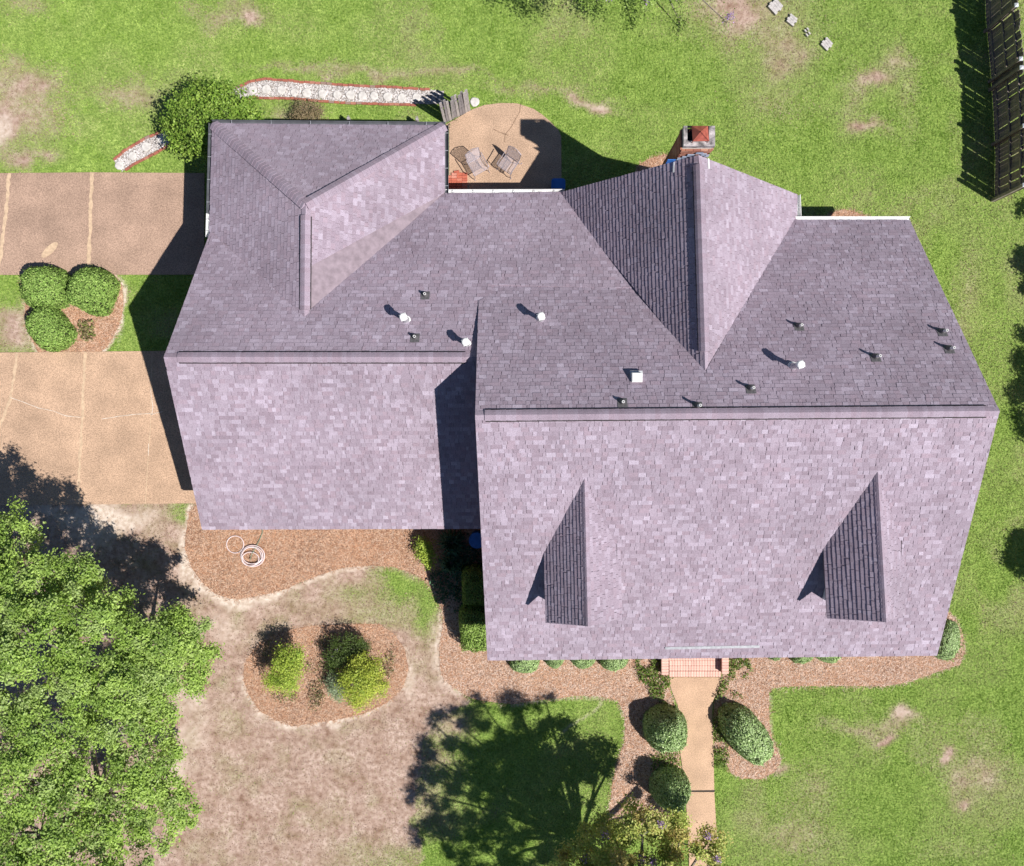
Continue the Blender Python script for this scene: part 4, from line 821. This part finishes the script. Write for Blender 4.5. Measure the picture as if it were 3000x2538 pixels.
protos['ball'] = (core_mesh(1, 1, 1), bush_mesh(1, 1, 1, 9000, .042, BOX, 1)); protos['isl'] = (core_mesh(1, 1, 1, 3.0), bush_mesh(1, 1, 1, 9000, .04, ISL, 2, power=3.0))
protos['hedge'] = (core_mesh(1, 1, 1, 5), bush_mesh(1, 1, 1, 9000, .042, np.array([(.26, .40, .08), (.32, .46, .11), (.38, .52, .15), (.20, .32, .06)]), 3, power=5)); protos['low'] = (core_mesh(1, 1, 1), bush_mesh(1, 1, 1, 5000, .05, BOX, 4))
def top_bush(key, px, py, rpx, h, lab, group, ry=None, rz=0, **kw):
    """px, py, rpx: outline as seen in the photo (widest at 45 percent of the height)"""
    p = U(px, py, h * .45); k_ = (H - h * .45) / FPX; return bush(key, (p[0], p[1], 0), (rpx * k_, (ry or rpx) * k_, h), rz, lab, group, **kw)
gi = 'clipped bushes in the driveway island'; gw = 'clipped bushes along the front walk'; gf = 'low clipped bushes under the front eave'
top_bush('isl', 131, 842, 64, 1.15, 'clipped round bush in driveway island nearest the upper driveway slab edge', gi, 62); top_bush('isl', 267, 850, 67, 1.1, 'clipped round bush in driveway island nearest the house', gi, 63, 1.2); top_bush('isl', 141, 961, 67, 1.0, 'clipped round bush in driveway island nearest the lower driveway', gi, 54, 2.2)
top_bush('ball', 1954, 2143, 64, 1.45, 'round clipped green bush left of the walk, fully in sun', gw, 63); top_bush('ball', 1968, 2318, 56, 1.5, 'half shaded round bush left of the walk beside crape myrtle', gw, 56, 1.0)
top_bush('ball', 2191, 2158, 56, 1.25, 'long oval clipped bush slanting away right of the walk', gw, 98, .66)
for i, (px, py, r_, h_, lab) in enumerate([(1537, 1930, 46, .75, 'low clipped bush under front eave farthest from the steps'), (1625, 1930, 29, .6, 'smallest low clipped bush under the front eave left of the steps'), (1708, 1926, 36, .65, 'low clipped bush under front eave beside smallest one, toward the steps'), (1801, 1925, 43, .75, 'low clipped bush under front eave closest to the steps ivy'), (2268, 1908, 27, .6, 'low clipped bush tip under front eave right of the steps'), (2349, 1911, 35, .6, 'low clipped bush tip under front eave, second right of the steps'), (2430, 1905, 40, .55, 'low clipped bush tip under front eave, third right of the steps')]):
    top_bush('low', px, py, r_, h_, lab, gf, rz=i)
top_bush('low', 2776, 1878, 36, .5, 'pale green low bush at the outer front corner of the house', None, 60, -.12)
top_bush('hedge', 1395, 1838, 48, 1.2, 'square clipped light green hedge against the house gable corner', None, 66, .05, name='hedge', cat='hedge')
top_bush('hedge', 1400, 1715, 46, 1.3, 'dark shaded hedge beside the gable wall behind the light green hedge', None, 56, .0, name='hedge', cat='hedge')

# loose shrubs
def shrub(name, px, py, z, lobes, n, leaf, pal, lab, seed, cat='shrub', **kw):
    lb = lobes_px(lobes); x_, y_ = U(px, py, 0)[:2]; return tree(name, (x_, y_, 0), lb, n, leaf, kw.pop('tr', .05), lab, cat, pal=pal, seed=seed, sigma=kw.pop('sigma', .12), nclus=kw.pop('nclus', 26), **kw)
LAUREL = np.array([(.13, .24, .03), (.19, .32, .04), (.26, .40, .06), (.08, .15, .02), (.34, .46, .09)])
shrub('laurel_shrub', 640, 375, 0, [(560, 330, 1.7, 70), (640, 290, 1.9, 62), (700, 320, 1.8, 66), (545, 400, 1.4, 55), (610, 380, 2.0, 80), (520, 360, 1.2, 42), (590, 265, 1.4, 34), (560, 440, 1.0, 34), (735, 345, 1.4, 32), (690, 370, 2.0, 60)], 16000, .05, LAUREL, 'large glossy dark green shrub at the garage roof corner', 30, sigma=.13, twigs=40, nclus=30)
shrub('dry_shrub', 905, 345, 0, [(905, 335, .5, 42), (880, 345, .45, 28), (930, 345, .45, 30)], 5000, .022, np.array([(.32, .24, .15), (.26, .19, .12), (.38, .30, .17), (.22, .2, .09)]), 'twiggy brown shrub between gravel path and garage eave', 31, twigs=120, tr=.03)
YEL = np.array([(.36, .47, .06), (.44, .56, .08), (.29, .42, .06), (.52, .60, .11), (.22, .34, .05)])
rt = shrub('lantana_bush', 838, 1960, 0, [(848, 1925, 1.2, 36), (828, 1970, 1.3, 46), (812, 2000, 1.0, 34), (845, 1990, 1.2, 38), (865, 1945, 1.0, 30), (838, 1905, 1.0, 22)], 10000, .03, YEL, 'bright green bush with orange flowers in the oval bed', 32)
pf = np.array([(*U(px, py, 1.0),) for px, py in ((808, 1960), (826, 1963), (806, 1978), (810, 1985), (808, 1996), (824, 2008), (812, 1958), (880, 1938))]); q = np.repeat(pf, 14, 0) + rng.normal(0, .03, (14 * len(pf), 3)); q -= np.array([*rt.location])
link('blossom', leaf_mesh(q, rng.normal(size=q.shape) + [0, 0, 1.5], np.full(len(q), .03), np.tile((.75, .28, .02), (len(q), 1)), M['leaf'], .8), rt, kind='stuff')
shrub('yellow_green_bush', 1055, 1990, 0, [(1062, 1960, 1.2, 40), (1088, 1990, 1.3, 48), (1044, 2000, 1.3, 50), (1055, 2035, 1.0, 36), (1108, 1965, 1.0, 30), (1020, 1985, 1.0, 28), (1095, 2020, 1.0, 30)], 14000, .03, YEL * np.array([1.1, 1.0, 1.0]), 'bushy yellow green shrub on the side of oval bed facing the house', 33)
r2 = shrub('rose_bush', 1010, 1915, 0, [(1005, 1912, .7, 46), (1035, 1895, .7, 40), (985, 1930, .6, 32), (1060, 1905, .6, 30)], 6500, .028, GREENS * .55, 'dark green shrub with lilac flowers behind the yellow green one', 34)
q = np.array([(*U(px, py, .85),) for px, py in ((985, 1905), (1000, 1895), (1010, 1920), (992, 1935), (1025, 1905), (1030, 1925), (975, 1925))]); q = np.repeat(q, 6, 0) + rng.normal(0, .025, (42, 3)) - np.array([*r2.location])
link('blossom', leaf_mesh(q, rng.normal(size=q.shape) + [0, 0, 1.5], np.full(len(q), .022), np.tile((.5, .4, .65), (len(q), 1)), M['leaf'], .8), r2, kind='stuff')
shrub('silver_shrub', 985, 2035, 0, [(985, 2010, .5, 26), (990, 2035, .4, 22), (975, 1990, .4, 20)], 2600, .025, np.array([(.30, .38, .22), (.24, .34, .16), (.40, .45, .32)]), 'small silvery shrub beside the yellow green shrub', 35)
shrub('golden_shrub', 1255, 1625, 0, [(1250, 1615, .5, 24), (1262, 1640, .4, 18), (1240, 1598, .5, 18)], 1600, .035, YEL, 'small straggly yellow shrub half in the gable shadow', 36)
# strappy plants in the shade of the gable, ivy by the steps, weeds in the beds
def strappy(px, py, r_, n, lab, pal, seed, leaf=.5):
    rg = np.random.default_rng(seed); loc = (*G(px, py), 0); mb = MB()
    for i in range(n):
        a = rg.uniform(0, 6.283); L_ = r_ / 80 * rg.uniform(.5, 1.05); z_ = rg.uniform(.2, .55); w_ = rg.uniform(.018, .035); d = Vector((math.cos(a), math.sin(a), 0)); s_ = Vector((-math.sin(a), math.cos(a), 0)) * w_
        p = [d * .05, d * L_ * .5 + Vector((0, 0, z_)), d * L_ + Vector((0, 0, z_ * .45))]
        mb.add([p[0] - s_ * .6, p[0] + s_ * .6, p[1] + s_, p[1] - s_, p[2]], [(0, 1, 2, 3), (3, 2, 4)], tuple(pal[rg.integers(len(pal))] * rg.uniform(.8, 1.2)))
    r = empty('strap_leaf_plant', loc, label=lab, cat='plant', group='shaded plants between the two gables'); mb.obj('leaves', M['leaf'], r, cols=True); return r
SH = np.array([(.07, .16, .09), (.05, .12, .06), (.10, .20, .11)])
strappy(1325, 1590, 52, 150, 'strap leaved plant in deep shade beside the round barrel', SH, 1); strappy(1322, 1648, 42, 120, 'strap leaved plant at the outer edge of the gable shade', SH, 2); strappy(1365, 1660, 40, 110, 'strap leaved plant in deep shade against the gable wall', SH, 3)
def cover(name, polys, dens, leaf, pal, lab, cat, seed, h=.18, parent=None):
    rg = np.random.default_rng(seed); Ps = []
    for poly, dn in polys:
        P = GP(poly); x0, y0 = P.min(0); x1, y1 = P.max(0); n = int((x1 - x0) * (y1 - y0) * dens * dn); x = rg.uniform(x0, x1, n); y = rg.uniform(y0, y1, n); k = inpoly(x + rg.normal(0, .07, n), y + rg.normal(0, .07, n), P) & ~inpoly(x, y, walk) & (fbm(x, y, .5, seed) > .38); Ps.append(np.stack([x[k], y[k]], 1))
    q = np.concatenate(Ps); n = len(q); z = rg.random(n) ** .7 * h * (.4 + 1.2 * fbm(q[:, 0], q[:, 1], .4, seed + 1)) + .02
    link(name, leaf_mesh(np.c_[q, z], rg.normal(size=(n, 3)) * .6 + [0, 0, 1], leaf * rg.uniform(.6, 1.4, n), pal[rg.integers(0, len(pal), n)] * rg.uniform(.7, 1.3, (n, 1)), M['leaf'], .45, rg=rg), kind='stuff', label=lab, cat=cat)
cover('ground_ivy', [([(1855, 1915), (1945, 1915), (1940, 1978), (1962, 1985), (1965, 2010), (1985, 2060), (1990, 2120), (1975, 2085), (1940, 2060), (1905, 2030), (1875, 1985)], 1), ([(2130, 1915), (2185, 1915), (2215, 1945), (2195, 1965), (2170, 1990), (2130, 1985)], 1), ([(2112, 1985), (2135, 1985), (2130, 2010), (2118, 2035), (2100, 2060), (2092, 2050)], 1), ([(2088, 2090), (2115, 2120), (2125, 2170), (2135, 2215), (2128, 2245), (2092, 2250)], .9), ([(1900, 2205), (1988, 2200), (1992, 2260), (1930, 2250), (1905, 2240)], .6), ([(2140, 2020), (2180, 2030), (2170, 2045), (2145, 2040)], .5), ([(1975, 2080), (1990, 2080), (1990, 2130), (1980, 2110)], .8)], 900, .045, np.array([(.12, .19, .03), (.18, .27, .05), (.09, .14, .025), (.23, .30, .07)]), 'low green ivy growing beside the brick steps and walk', 'ground cover', 61)
cover('dry_weeds', [([(930, 1930), (960, 1925), (965, 1960), (990, 2000), (960, 2010), (940, 1980)], .6), ([(905, 2000), (950, 1985), (955, 2050), (930, 2080), (905, 2060)], .9), ([(1115, 1880), (1150, 1890), (1160, 1950), (1140, 1990), (1110, 1960), (1130, 1920)], .9), ([(790, 2030), (870, 2025), (875, 2050), (820, 2055)], .8), ([(770, 1900), (800, 1870), (800, 1900), (780, 1990), (765, 1990)], .7), ([(880, 1940), (930, 1930), (925, 1970), (890, 1960)], .6), ([(930, 1870), (985, 1850), (975, 1890), (950, 1905)], .8)], 700, .035, np.array([(.26, .20, .11), (.20, .16, .08), (.17, .20, .06), (.32, .26, .15), (.12, .13, .05)]), 'dry brown weeds in the oval bed', 'weeds', 62, .22)
cover('grass_clump', [([(238, 945), (270, 940), (285, 970), (280, 1000), (255, 1000), (235, 975)], .9)], 700, .06, np.array([(.20, .25, .06), (.30, .26, .12), (.24, .2, .1)]), 'sparse tuft of weeds in the driveway island mulch', 'weeds', 63, .2)
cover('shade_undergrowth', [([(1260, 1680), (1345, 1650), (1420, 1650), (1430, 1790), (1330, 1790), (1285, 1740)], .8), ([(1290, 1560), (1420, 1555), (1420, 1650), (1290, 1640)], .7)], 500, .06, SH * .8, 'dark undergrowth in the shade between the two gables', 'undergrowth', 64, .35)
cover('patio_edge_weeds', [([(1308, 375), (1317, 375), (1317, 500), (1308, 500)], 1.0), ([(1306, 360), (1345, 338), (1350, 345), (1317, 380)], .8)], 700, .03, np.array([(.16, .19, .06), (.25, .22, .12), (.12, .15, .05)]), 'weeds in the strip along the patio edge', 'weeds', 65, .12)
cover('chimney_bed_grass', [([(2755, 1820), (2800, 1820), (2818, 1860), (2822, 1900), (2800, 1935), (2765, 1930)], .6)], 500, .04, GREENS, 'short green sprigs round the pale corner bush', 'ground cover', 66, .15)

# ------------------------------------------------------------------ fence along the right
fl = [(2879, -90), (2884, 60), (2897, 200), (2905, 320), (2911, 460), (2909, 596)]
FP = np.array([G(*p) for p in fl]); sg = np.linalg.norm(np.diff(FP, axis=0), axis=1); cum = np.r_[0, np.cumsum(sg)]
def along(s_):
    i = min(max(np.searchsorted(cum, s_) - 1, 0), len(sg) - 1); t = (FP[i + 1] - FP[i]) / sg[i]; return FP[i] + t * (s_ - cum[i]), math.atan2(t[1], t[0])
fr = empty('privacy_fence', (*FP[2], 0), label='tall dark wooden picket fence with white post caps edging the lawn', cat='fence'); f0 = FP[2]
FH = 1.86; WD = [(.18, .145, .14), (.22, .18, .155), (.14, .12, .125), (.25, .20, .17)]
pk = []
for c in WD:
    m_ = MB(); w_ = .07; m_.add([(-w_, -.009, 0), (w_, -.009, 0), (w_, .009, 0), (-w_, .009, 0), (-w_, -.009, FH - .04), (w_, -.009, FH - .04), (w_, .009, FH - .04), (-w_, .009, FH - .04), (-w_ + .035, -.009, FH), (w_ - .035, -.009, FH), (w_ - .035, .009, FH), (-w_ + .035, .009, FH)],
        [(0, 1, 5, 4), (1, 2, 6, 5), (2, 3, 7, 6), (3, 0, 4, 7), (4, 5, 9, 8), (5, 6, 10, 9), (6, 7, 11, 10), (7, 4, 8, 11), (8, 9, 10, 11)], c); pk.append(m_.build(M['fence'], cols=True))
s_ = .07; rgf = random.Random(5)
while s_ < cum[-1] - .05:
    q, th = along(s_); nrm = np.array([-math.sin(th), math.cos(th)])       # +normal points east (fence runs south)
    link('picket', pk[rgf.choice((0, 0, 1, 1, 2, 3))], fr, (q[0] - f0[0] + nrm[0] * .055, q[1] - f0[1] + nrm[1] * .055, .02), (rgf.gauss(0, .012), rgf.gauss(0, .008), th + rgf.gauss(0, .03))); s_ += .150
posts = [0.15, 2.6, 3.36, 5.0, 5.25, 7.05, cum[-1] - .05] if False else [0.3, 2.3, 4.15, 4.45, 6.45, cum[-1] - .10]
for a, b in zip(posts[:-1], posts[1:]):
    if b - a < .5: continue
    qa, _ = along(a); qb, _ = along(b)
    for z_ in (.28, .95, 1.58):
        d = qb - qa; th = math.atan2(d[1], d[0]); c = (qa + qb) / 2; MB().box((0, 0, 0), (np.linalg.norm(d) - .1, .04, .09), 0, WD[1]).obj('rail', M['fence'], fr, cols=True, loc=(c[0] - f0[0] + .02, c[1] - f0[1], z_), rot=(0, 0, th))
for i, a in enumerate(posts):
    q, th = along(a); last = i == len(posts) - 1; p_ = MB().box((0, 0, .93), (.10, .10, 1.86), 0, WD[1] if not last else (.30, .26, .22)).obj('post', M['fence'], fr, cols=True, loc=(q[0] - f0[0] - .03, q[1] - f0[1], 0), rot=(0, 0, th))
    MB().add([(-.065, -.065, 1.86), (.065, -.065, 1.86), (.065, .065, 1.86), (-.065, .065, 1.86), (-.065, -.065, 1.90), (.065, -.065, 1.90), (.065, .065, 1.90), (-.065, .065, 1.90), (0, 0, 1.95)], [(0, 1, 5, 4), (1, 2, 6, 5), (2, 3, 7, 6), (3, 0, 4, 7), (4, 5, 8), (5, 6, 8), (6, 7, 8), (7, 4, 8), (3, 2, 1, 0)]).obj('post_cap', M['siding'], p_)

# weathered wooden screen by the patio, and two low posts by the eave
sc0, sc1 = np.array(G(1301, 363)), np.array(G(1379, 324)); d = sc1 - sc0; L_ = np.linalg.norm(d); th = math.atan2(d[1], d[0])
sr = empty('wooden_screen', (*sc0, 0), th, label='weathered grey board screen standing between gravel path and patio', cat='fence panel'); nS = 10; rg = random.Random(3)
GW = [(.30, .28, .28), (.36, .33, .33), (.25, .23, .24), (.40, .37, .36)]
for i in range(nS):
    h_ = 1.8 + .09 * math.sin(i * 1.9) + rg.uniform(-.06, .08); w_ = L_ / nS; MB().box((0, 0, h_ / 2), (w_ - .012, .022, h_), 0, rg.choice(GW)).obj('board', M['greywood'], sr, cols=True, loc=((i + .5) * w_, rg.uniform(-.004, .004), .02), rot=(rg.gauss(0, .02), rg.gauss(0, .012), rg.gauss(0, .03)))
for z_ in (.4, 1.4): MB().box((L_ / 2, .035, z_), (L_, .04, .09), 0, GW[2]).obj('rail', M['greywood'], sr, cols=True)
for px, py, lab in ((1030, 366, 'low grey wooden post by the garage eave beside the brown shrub'), (1227, 368, 'low grey wooden post by the garage eave beside the board screen')):
    r = empty('wooden_post', (*G(px, py), 0), .2, label=lab, cat='post', group='low posts by the garage eave'); MB().box((0, 0, .32), (.11, .11, .64), 0, GW[1], bev=.015).obj('post', M['greywood'], r, cols=True); MB().box((.02, .07, .58), (.05, .03, .16), 0, GW[0]).obj('bracket', M['greywood'], r, cols=True)

# ------------------------------------------------------------------ patio things
def grid_panel(mb, o, ux, uy, w, h, nx_, ny_, r=.005, arch=0.0):
    o, ux, uy = Vector(o), Vector(ux), Vector(uy)
    def top(t): return h + arch * math.sin(math.pi * t)
    for i in range(nx_ + 1):
        t = i / nx_; a = o + ux * (w * t); mb.tube([a, a + uy * top(t)], r, 3, cap=False)
    for j in range(ny_ + 1):
        v = h * j / ny_; mb.tube([o + uy * v, o + ux * w + uy * v], r, 3, cap=False)
def patio_chair(loc, rz, lab):
    r = empty('patio_chair', (*loc, .03), rz, label=lab, cat='chair', group='wrought iron chairs on the patio'); w = .54          # faces -y
    m = MB(); grid_panel(m, (-w / 2 + .02, -.26, .42), (1, 0, 0), (0, 1, -.02), w - .04, .48, 15, 13, .0065); m.obj('seat', M['chair'], r)
    m = MB(); bk = Vector((0, .34, 1)).normalized(); grid_panel(m, (-w / 2 + .02, .22, .44), (1, 0, 0), bk, w - .04, .50, 15, 13, .0065, .07); m.obj('backrest', M['chair'], r)
    m = MB(); f = [Vector((-w / 2, .22, .42)), Vector((-w / 2, .22, .42)) + bk * .52]; m.tube(f, .014)
    m.tube([(w / 2, .22, .42), tuple(Vector((w / 2, .22, .42)) + bk * .52)], .014)
    ar = [Vector((-w / 2 + w * t, .22, .42)) + bk * (.52 + .10 * math.sin(math.pi * t)) for t in np.linspace(0, 1, 9)]; m.tube(ar, .014)
    for s_ in (-1, 1):     # scrolls on the crest
        c = Vector((s_ * .07, .22, .42)) + bk * .56; m.tube([c + Vector((.035 * math.cos(t), 0, 0)) + bk * (.03 * math.sin(t)) for t in np.linspace(0, 5, 9)], .007, 4)
    m.obj('back_frame', M['chair'], r)
    m = MB(); m.tube([(-w / 2, .24, .42), (-w / 2, -.28, .42), (w / 2, -.28, .42), (w / 2, .24, .42), (-w / 2, .24, .42)], .013); m.obj('seat_frame', M['chair'], r)
    for s_ in (-1, 1):
        m = MB(); x_ = s_ * (w / 2 + .03); m.tube([(x_, .27, .70), (x_, .05, .66), (x_, -.22, .64), (x_, -.30, .60), (x_, -.27, .55)], .016); m.tube([(x_, -.20, .64), (x_, -.25, .42)], .012); m.obj('armrest', M['chair'], r)
        m = MB(); m.tube([(s_ * w / 2, -.25, .42), (s_ * (w / 2 + .02), -.30, .2), (s_ * (w / 2 + .03), -.26, .02), (s_ * (w / 2 + .03), -.33, .01)], .013); m.obj('leg', M['chair'], r)
        m = MB(); m.tube([(s_ * w / 2, .22, .42), (s_ * (w / 2 + .02), .28, .2), (s_ * (w / 2 + .03), .36, .02), (s_ * (w / 2 + .03), .42, .01)], .013); m.obj('leg', M['chair'], r)
    return r
patio_chair(G(1401, 497), .52, 'grey mesh iron patio chair on the garage side of the patio'); patio_chair(G(1490, 492), -.62, 'grey mesh iron patio chair beside the roof shadow edge')
bp = empty('brick_pad', (*G(1336, 535), .03), label='pad of loose red bricks laid flat in the patio corner', cat='bricks'); bx0, by0 = G(1336, 535)
RB = [(.48, .14, .09), (.42, .12, .08), (.52, .19, .13), (.55, .25, .19)]
for i in range(4):
    for j in range(7):
        px, py = 1315 + i * 15.6, 512 + j * 8.3
        if i == 0 and j == 0: continue
        x_, y_ = G(px, py); MB().box((0, 0, .03), (.19, .095, .06), 0, random.choice(RB), bev=.006).obj('brick', M['brick'], bp, cols=True, loc=(x_ - bx0, y_ - by0, 0), rot=(0, 0, random.gauss(0, .03)))
x_, y_ = G(1338, 506); MB().box((0, 0, .03), (.20, .095, .06), 0, RB[1], bev=.006).obj('brick', M['brick'], bp, cols=True, loc=(x_ - bx0, y_ - by0, .0), rot=(0, 0, .15))
bb = empty('storage_bin', (*G(1633, 556), .03), label='plastic bin tinted shade blue with rounded lid under the rear eave', cat='bin')  # bin's blue is a painted shade tint
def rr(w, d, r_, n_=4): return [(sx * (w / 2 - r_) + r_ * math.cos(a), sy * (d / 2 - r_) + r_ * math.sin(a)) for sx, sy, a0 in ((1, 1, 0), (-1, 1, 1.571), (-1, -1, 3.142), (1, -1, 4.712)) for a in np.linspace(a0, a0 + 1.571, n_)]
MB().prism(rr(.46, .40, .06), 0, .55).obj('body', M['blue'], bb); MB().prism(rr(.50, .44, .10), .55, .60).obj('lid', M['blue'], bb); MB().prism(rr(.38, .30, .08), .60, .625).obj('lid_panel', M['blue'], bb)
br = empty('rain_barrel', (*G(1400, 1575), 0), label='round barrel tinted shade blue beside the gable wall', cat='barrel')  # barrel's blue is a painted shade tint
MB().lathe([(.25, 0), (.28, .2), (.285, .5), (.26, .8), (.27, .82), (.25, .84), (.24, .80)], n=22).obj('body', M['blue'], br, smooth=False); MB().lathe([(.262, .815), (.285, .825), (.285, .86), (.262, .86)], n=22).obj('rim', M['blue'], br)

# garden hose: loose coils on the pine straw with one stray loop
ho = empty('garden_hose', (*G(742, 1628), 0), label='coiled pale pink garden hose lying on the pine straw', cat='hose'); hx, hy = G(742, 1628)
pts = []
def ring(cx, cy, rx, ry, a0, a1, n_, z0=.03, z1=.03): return [(cx + rx * math.cos(a), cy + ry * math.sin(a), z0 + (z1 - z0) * i / n_) for i, a in enumerate(np.linspace(a0, a1, n_))]
px_path = ring(690, 1595, 25, 25, 1.2, -5.2, 34) + [(714, 1610, .03), (712, 1622, .03)]
for i, (cx, cy, rx, ry) in enumerate(((741, 1627, 35, 30), (743, 1625, 32, 27), (738, 1630, 29, 27), (743, 1628, 34, 31), (736, 1637, 25, 20), (742, 1626, 30, 25))): px_path += ring(cx, cy, rx, ry, 3.3, 3.3 - 6.28, 30, .03 + i * .014, .04 + i * .014)
P_ = [(G(a, b)[0] - hx, G(a, b)[1] - hy, z + .01) for a, b, z in px_path]; MB().tube(P_, .018, 6).obj('coil', M['hose'], ho, smooth=True)
P_ = [(G(a, b)[0] - hx, G(a, b)[1] - hy, z) for a, b, z in ((735, 1640, .12), (743, 1618, .13), (752, 1602, .10), (762, 1580, .05), (769, 1562, .04), (771, 1545, .1), (772, 1528, .5))]; MB().tube(P_, .013, 6).obj('feed_line', M['hosegreen'], ho, smooth=True)
